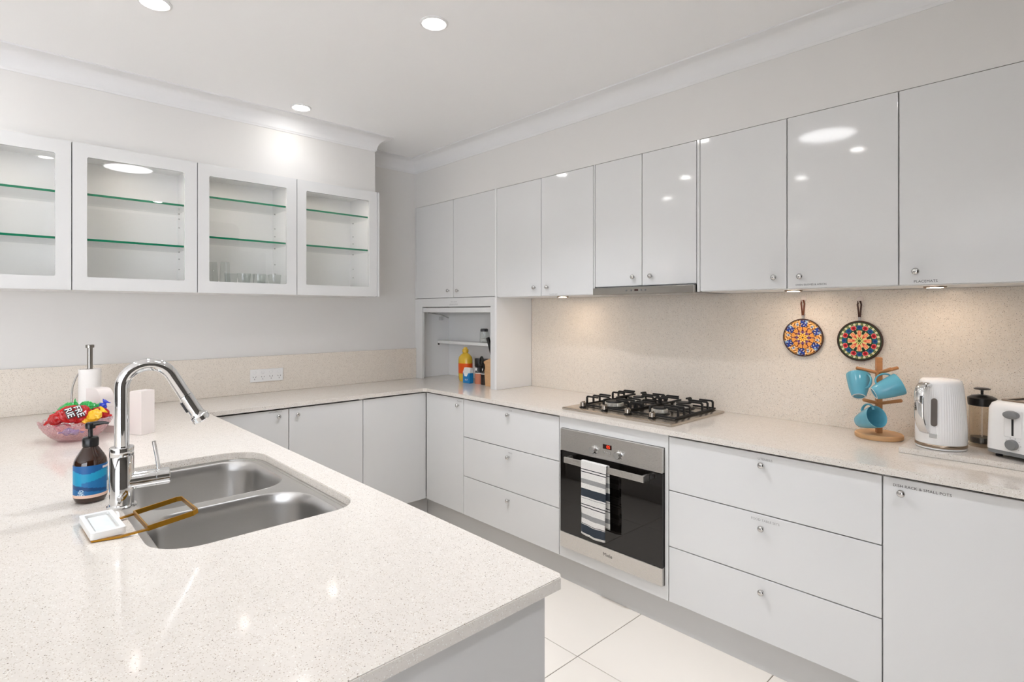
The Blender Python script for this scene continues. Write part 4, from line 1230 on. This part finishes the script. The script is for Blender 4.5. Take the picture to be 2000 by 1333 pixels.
b = NB(); lathe(b, [(0.0172, 0.001), (0.0178, 0.004), (0.0185, 0.055), (0.0205, 0.066), (0.0245, 0.070), (0.0245, 0.082), (0.022, 0.085), (0, 0.085)], 32, end, dv); sh_ = obj('spray_head', b, 'chrome', t, local=True, smooth=True)
sidev = dv.cross(sd.cross(dv)).normalized()
nrm = sd.cross(dv).cross(dv).normalized()
b = NB(); c = end + dv * 0.030
w_ = sd.cross(Vector((0, 0, 1))).normalized()
inn = w_.cross(dv).normalized()
if inn.dot(sd) > 0: inn = -inn
m_ = Matrix((w_, inn, dv)).transposed().to_4x4(); m_.translation = c + inn * 0.0185
box(b, -0.006, 0.006, -0.003, 0.003, -0.016, 0.016, 0.002, 2); b.transform(m_); obj('spray_button', b, 'dark_grey', t, local=True)
ld = Vector((0.10, 0.99, 0.0)).normalized()
b = NB(); lathe(b, [(0.0, 0.0), (0.0225, 0.0), (0.0225, 0.074), (0.0215, 0.0745), (0.0215, 0.076), (0.0225, 0.0765), (0.0225, 0.106), (0.0205, 0.108), (0, 0.108)], 36, Vector((0, 0, 0.064)), ld); lv = obj('lever_hub', b, 'chrome', t, local=True, smooth=True)
b = NB(); p0 = Vector((0, 0, 0.064)) + ld * 0.085
tube(b, [p0, p0 + Vector((0, -0.006, 0.05)), p0 + Vector((0, -0.014, 0.098))], 0.0048, 14); obj('lever', b, 'chrome', t, local=True, smooth=True)

# ------------------------------------------------------------------ soap bottle
sx_, sy_ = 1.797, -2.566
t = thing('soap_bottle', 'amber pump bottle with blue printed label beside the faucet', 'bottle', (sx_, sy_, ZB + 0.0005))
b = NB(); lathe(b, [(0, 0.002), (0.028, 0.0), (0.034, 0.003), (0.0375, 0.012), (0.0380, 0.020), (0.0380, 0.102), (0.0365, 0.112), (0.031, 0.124), (0.022, 0.139), (0.0165, 0.148), (0.0155, 0.152), (0, 0.152)], 48); obj('body', b, 'amber', t, local=True, smooth=True)
b = NB(); lathe(b, [(0.0185, 0.149), (0.0190, 0.151), (0.0190, 0.169), (0.0165, 0.173), (0.008, 0.175), (0, 0.175)], 36, rfun=lambda th, r, z: (r * (1 + 0.015 * math.cos(30 * th)), z)); obj('cap', b, 'plastic_black', t, local=True, smooth=True)
pdir = Vector((0.55, 0.83, 0)).normalized()
b = NB(); lathe(b, [(0.0055, 0.174), (0.0055, 0.194), (0.0115, 0.197), (0.0125, 0.208), (0.010, 0.212), (0, 0.213)], 24)
tube(b, [Vector((0, 0, 0.207)), pdir * 0.020 + Vector((0, 0, 0.210)), pdir * 0.036 + Vector((0, 0, 0.211)), pdir * 0.044 + Vector((0, 0, 0.209))], [0.007, 0.006, 0.004, 0.0035], 12); obj('pump', b, 'plastic_black', t, local=True, smooth=True)
vdir = math.atan2(-2.7698 - sy_, 3.6862 - sx_)
b = NB(); cl = b.loops.layers.float_color.new('Col')
na, nz = 72, 44
def soap_label(s, v):
    # s: 0 (left edge as seen) .. 1, v: 0 bottom .. 1 top
    if v < 0.085: return (236, 200, 178)
    if s < 0.12:
        if 0.12 < v < 0.40: return (226, 226, 222) if (int(v * 90) % 2) else (120, 126, 132)
        if 0.86 < v < 0.93: return (232, 216, 210)
        if v > 0.45 and int(v * 46) % 2 and s > 0.02: return (120, 164, 190)
        return (70, 120, 150)
    if 0.86 < v < 0.93 and s < 0.25: return (232, 216, 210)
    wave = 0.80 + 0.05 * math.sin(s * 9)
    if v > wave: return (24, 92, 152)
    lo = 0.50 - 0.9 * (s - 0.62) if s < 0.62 else 0.50 + 0.45 * (s - 0.62)
    if v > 0.56 + 0.08 * math.cos(s * 5) - (0.10 if s > .6 else 0): return (22, 150, 190)
    if v > 0.30 + 0.30 * s - 0.12: return (26, 108, 164)
    if math.hypot((s - 0.62) * 2.0, v - 0.13) < 0.14: return (190, 214, 226) if int(math.atan2(v - 0.13, s - 0.62) * 8) % 2 else (60, 110, 160)
    if v > 0.22 + 0.22 * s - 0.12: return (18, 70, 120)
    return (24, 104, 160)
g = [[b.verts.new((0.0384 * math.cos(vdir + 1.75 - 3.5 * 1.25 * i / na - 0.15), 0.0384 * math.sin(vdir + 1.75 - 3.5 * 1.25 * i / na - 0.15), 0.016 + 0.086 * j / nz)) for j in range(nz + 1)] for i in range(na + 1)]
for i in range(na):
    for j in range(nz):
        f = b.faces.new((g[i][j], g[i + 1][j], g[i + 1][j + 1], g[i][j + 1]))
        cc = srgb(*soap_label((i + .5) / na * 1.25, (j + .5) / nz))
        for l in f.loops: l[cl] = cc
obj('label', b, 'label', t, local=True, smooth=True)

# ------------------------------------------------------------------ dish with brass cloth rail
t = thing('sink_caddy', 'white soap dish on a brass bracket reaching over the sink edge', 'soap dish', (2.07, -2.574, ZB + 0.0005), R(2))
b = NB(); plate(b, rrect(-0.080, 0.080, -0.033, 0.033, 0.006, 4), [rrect(-0.068, 0.068, -0.024, 0.024, 0.005, 4)], 0.005, 0.020); box(b, -0.069, 0.069, -0.025, 0.025, 0.005, 0.012); obj('dish', b, 'dish', t, local=True)
b = NB(); box(b, -0.062, 0.062, -0.019, 0.019, 0.0122, 0.0150, 0.001, 2); obj('pad', b, 'sponge', t, local=True)
fs = [(-.0011, -.0045), (.0011, -.0045), (.0011, .0045), (-.0011, .0045)]
b = NB()
for sx in (-0.040, 0.100):
    tube(b, [(sx * 0.75, -0.030, 0.0025), (sx * 0.9, 0.020, 0.0030), (sx, 0.074, 0.008)], 0, sec=[(-.002, -.004), (.002, -.004), (.002, .004), (-.002, .004)], up=(0, 0, 1))
box(b, -0.032, 0.077, -0.032, -0.026, 0.0005, 0.0045); obj('bracket', b, 'brass', t, local=True)
b = NB(); tube(b, [(-0.040, 0.072, 0.010), (0.100, 0.072, 0.010), (0.104, 0.165, 0.022), (0.096, 0.176, 0.0235), (-0.032, 0.176, 0.0235), (-0.040, 0.166, 0.022)], 0, closed=True, sec=[(-.006, -.0014), (.006, -.0014), (.006, .0014), (-.006, .0014)], up=(0, 0, 1)); obj('rail', b, 'brass', t, local=True)

# ------------------------------------------------------------------ paper towel holder and roll
tx_, ty_ = 0.235, -2.40
t = thing('paper_towel_holder', 'steel paper towel holder with tall post and curved spring arm', 'holder', (tx_, ty_, ZB + 0.0005))
b = NB(); lathe(b, [(0, 0), (0.075, 0), (0.077, 0.003), (0.075, 0.010), (0, 0.011)], 40); obj('base', b, 'steel', t, local=True, smooth=True)
b = NB(); lathe(b, [(0.0115, 0.010), (0.0115, 0.336), (0.0180, 0.338), (0.0180, 0.350), (0.016, 0.352), (0, 0.352)], 28); obj('post', b, 'satin', t, local=True, smooth=True)
cd = Vector((0.05, -1.0, 0))
b = NB(); tube(b, [cd * 0.070 + Vector((0, 0, 0.008)), cd * 0.072 + Vector((0, 0, 0.10)), cd * 0.068 + Vector((0, 0, 0.15)), cd * 0.056 + Vector((0, 0, 0.19)), cd * 0.040 + Vector((0, 0, 0.222))], 0.0038, 10)
lathe(b, [(0, -0.007), (0.005, -0.005), (0.007, 0), (0.005, 0.005), (0, 0.007)], 14, cd * 0.038 + Vector((0, 0, 0.226))); obj('spring_arm', b, 'satin', t, local=True, smooth=True)
bb = NB(); lathe(bb, [(0.018, 0.0), (0.045, 0.0), (0.0465, 0.004), (0.0465, 0.216), (0.045, 0.220), (0.018, 0.220), (0.018, 0.0)], 48, caps=False)
bb.transform(Matrix.Translation((tx_, ty_, ZB + 0.012)))
tag(obj('paper_towel_roll', bb, 'paper', smooth=True, origin=(tx_, ty_, ZB + 0.012)), 'white paper towel roll on the steel holder', 'paper towel')

# ------------------------------------------------------------------ napkin holder
t = thing('napkin_holder', 'cream ceramic holder with scooped middle behind the candy bowl', 'napkin holder', (0.944, -2.304, ZB + 0.0005), math.atan2(0.49, 0.87))
pf = [(0, 0), (0, 0.183)]
pf += [(-0.052, 0.183)]
for i in range(1, 9):
    a = R(90 * i / 8); pf.append((-0.052 - 0.030 * math.sin(a), 0.183 - 0.050 * (1 - math.cos(a))))
for i in range(0, 9):
    a = R(90 * i / 8); pf.append((-0.100 - 0.055 * (1 - math.cos(a)), 0.100 - 0.070 * math.sin(a)))
pf += [(-0.175, 0.030)]
for i in range(0, 9):
    a = R(90 * i / 8); pf.append((-0.180 - 0.045 * math.sin(a), 0.030 + 0.075 * (1 - math.cos(a))))
for i in range(0, 9):
    a = R(90 * i / 8); pf.append((-0.232 - 0.040 * (1 - math.cos(a)), 0.130 + 0.053 * math.sin(a)))
pf += [(-0.318, 0.183), (-0.318, 0)]
b = NB(); plate(b, pf, [], 0.0, 0.060, lambda a, c, q: (a, q, c)); obj('body', b, 'ceramic', t, local=True)

# ------------------------------------------------------------------ candy bowl
cbx, cby = 0.845, -2.510
t = thing('candy_bowl', 'pink-tinted cut crystal bowl holding wrapped sweets', 'bowl', (cbx, cby, ZB + 0.0005))
def scal(th, r, z):
    k = max(0, (r - 0.06) / 0.06)
    cutp = 0.022 * math.cos(28 * th + z * 260) * (1 if 0.012 < z < 0.070 else 0)
    return (r * (1 + 0.025 * k * math.cos(14 * th) + cutp), z + 0.006 * k * math.cos(14 * th))
b = NB(); lathe(b, [(0.0, 0.004), (0.052, 0.0), (0.060, 0.002), (0.070, 0.009), (0.078, 0.016), (0.088, 0.026), (0.097, 0.036), (0.104, 0.046), (0.110, 0.056), (0.116, 0.066), (0.120, 0.076), (0.1165, 0.077), (0.106, 0.058), (0.092, 0.040), (0.073, 0.021), (0.055, 0.009), (0.0, 0.010)], 112, rfun=scal); obj('body', b, 'crystal', t, local=True)
def sweet(at, size, rot, mname, label, seed, ends=True):
    """wrapped sweet: a crumpled pillow with two flared wrapper ends"""
    b = NB(); n, m_ = 26, 24
    L_, W_, H_ = size
    rings = []
    for i in range(n + 1):
        u = -1 + 2 * i / n
        if abs(u) < 0.66: w = math.sqrt(max(0.0, 1 - (abs(u) / 0.72) ** 2.6)); w = max(w, 0.18)
        else: w = 0.18 + 0.75 * (abs(u) - 0.66) / 0.34 if ends else 0.30 - 0.2 * (abs(u) - .66) / .34
        hh = w if abs(u) < 0.66 else 0.18 - 0.13 * (abs(u) - 0.66) / 0.34
        ring = []
        for j in range(m_):
            a = 2 * math.pi * j / m_
            p = Vector((u * L_ / 2, w * W_ / 2 * math.cos(a), hh * H_ / 2 * math.sin(a)))
            p += noise.noise_vector(p * 55 + Vector((seed, seed * 2.3, 0))) * 0.0060 + noise.noise_vector(p * 150 + Vector((seed, 0, seed))) * 0.0030
            ring.append(b.verts.new(p))
        rings.append(ring)
    for a, c in zip(rings, rings[1:]):
        for j in range(m_): b.faces.new((a[j], a[(j + 1) % m_], c[(j + 1) % m_], c[j]))
    b.faces.new(rings[0]); b.faces.new(rings[-1])
    e = Matrix.Rotation(rot[2], 4, 'Z') @ Matrix.Rotation(rot[1], 4, 'Y') @ Matrix.Rotation(rot[0], 4, 'X')
    o = obj('wrapped_sweet', b, mname)
    o.matrix_basis = Matrix.Translation((cbx + at[0], cby + at[1], ZB + at[2])) @ e
    return tag(o, label, 'sweet', 'wrapped sweets in the crystal bowl')
# viewing direction to the bowl is (-0.99, 0.09); image right is (0.09, 0.99)
UPR = R(62)      # the big packets lean back against the pile, faces toward the sink
big = sweet((0.040, -0.008, 0.108), (0.150, 0.074, 0.040), (UPR, R(4), R(88)), 'w_red', 'large red packet with white lettering on top of the bowl', 1, ends=False)
sweet((0.004, -0.054, 0.097), (0.105, 0.058, 0.034), (R(40), R(-28), R(84)), 'w_red', 'red wrapped sweet at the left rim of the bowl', 2, ends=False)
sweet((-0.020, -0.030, 0.126), (0.085, 0.042, 0.024), (R(50), R(-32), R(86)), 'w_green', 'green wrapped sweet behind the large red packet', 3)
sweet((-0.035, 0.040, 0.122), (0.090, 0.046, 0.026), (R(60), R(6), R(95)), 'w_green', 'green wrapped sweet standing up at the right', 4)
sweet((0.062, 0.052, 0.098), (0.080, 0.046, 0.026), (R(50), R(-34), R(98)), 'w_yellow', 'yellow wrapped sweet right of the lettering', 5)
sweet((0.005, 0.078, 0.098), (0.085, 0.050, 0.030), (R(50), R(20), R(80)), 'w_red', 'red wrapped sweet at the right rim of the bowl', 6, ends=False)
sweet((-0.045, 0.084, 0.108), (0.075, 0.040, 0.024), (R(60), R(-55), R(92)), 'w_blue', 'blue wrapped sweet standing at the right rim', 7)
sweet((0.055, -0.020, 0.040), (0.080, 0.036, 0.024), (0, R(4), R(80)), 'w_blue', 'blue wrapped sweet low in the bowl', 8)
sweet((0.045, 0.035, 0.046), (0.080, 0.036, 0.026), (0, R(-6), R(110)), 'w_orange', 'orange wrapped sweet low in the bowl', 9)
sweet((-0.005, -0.040, 0.052), (0.080, 0.040, 0.028), (0, R(6), R(60)), 'w_pink', 'pink wrapped sweet low at the left of the bowl', 10)
sweet((-0.035, 0.030, 0.058), (0.085, 0.044, 0.032), (0, R(-4), R(20)), 'w_orange', 'orange wrapped sweet at the back of the bowl', 11)
for s, du, dv_ in (('FRE', 0.010, 0.002), ('RIE', -0.019, -0.003)):
    ca, sa = math.cos(R(-68)), math.sin(R(-68))
    for bold, mk, lift in ((0.0028, 'ink', 0.0085), (0.0, 'white_ink', 0.0097)):
        b = text_mesh(s, 0.033, lambda a, c: ((a * ca - c * sa) * 0.95 + du, (a * sa + c * ca) * 0.95 + dv_, 0.0), spacing=0.98, offset=bold)
        for v in b.verts:
            hgt = math.sqrt(max(0.05, 1 - (abs(v.co.x) / 0.060) ** 2.6 - (abs(v.co.y) / 0.042) ** 2))
            v.co.z = 0.0185 * hgt + lift
        obj('lettering', b, mk, big, local=True)
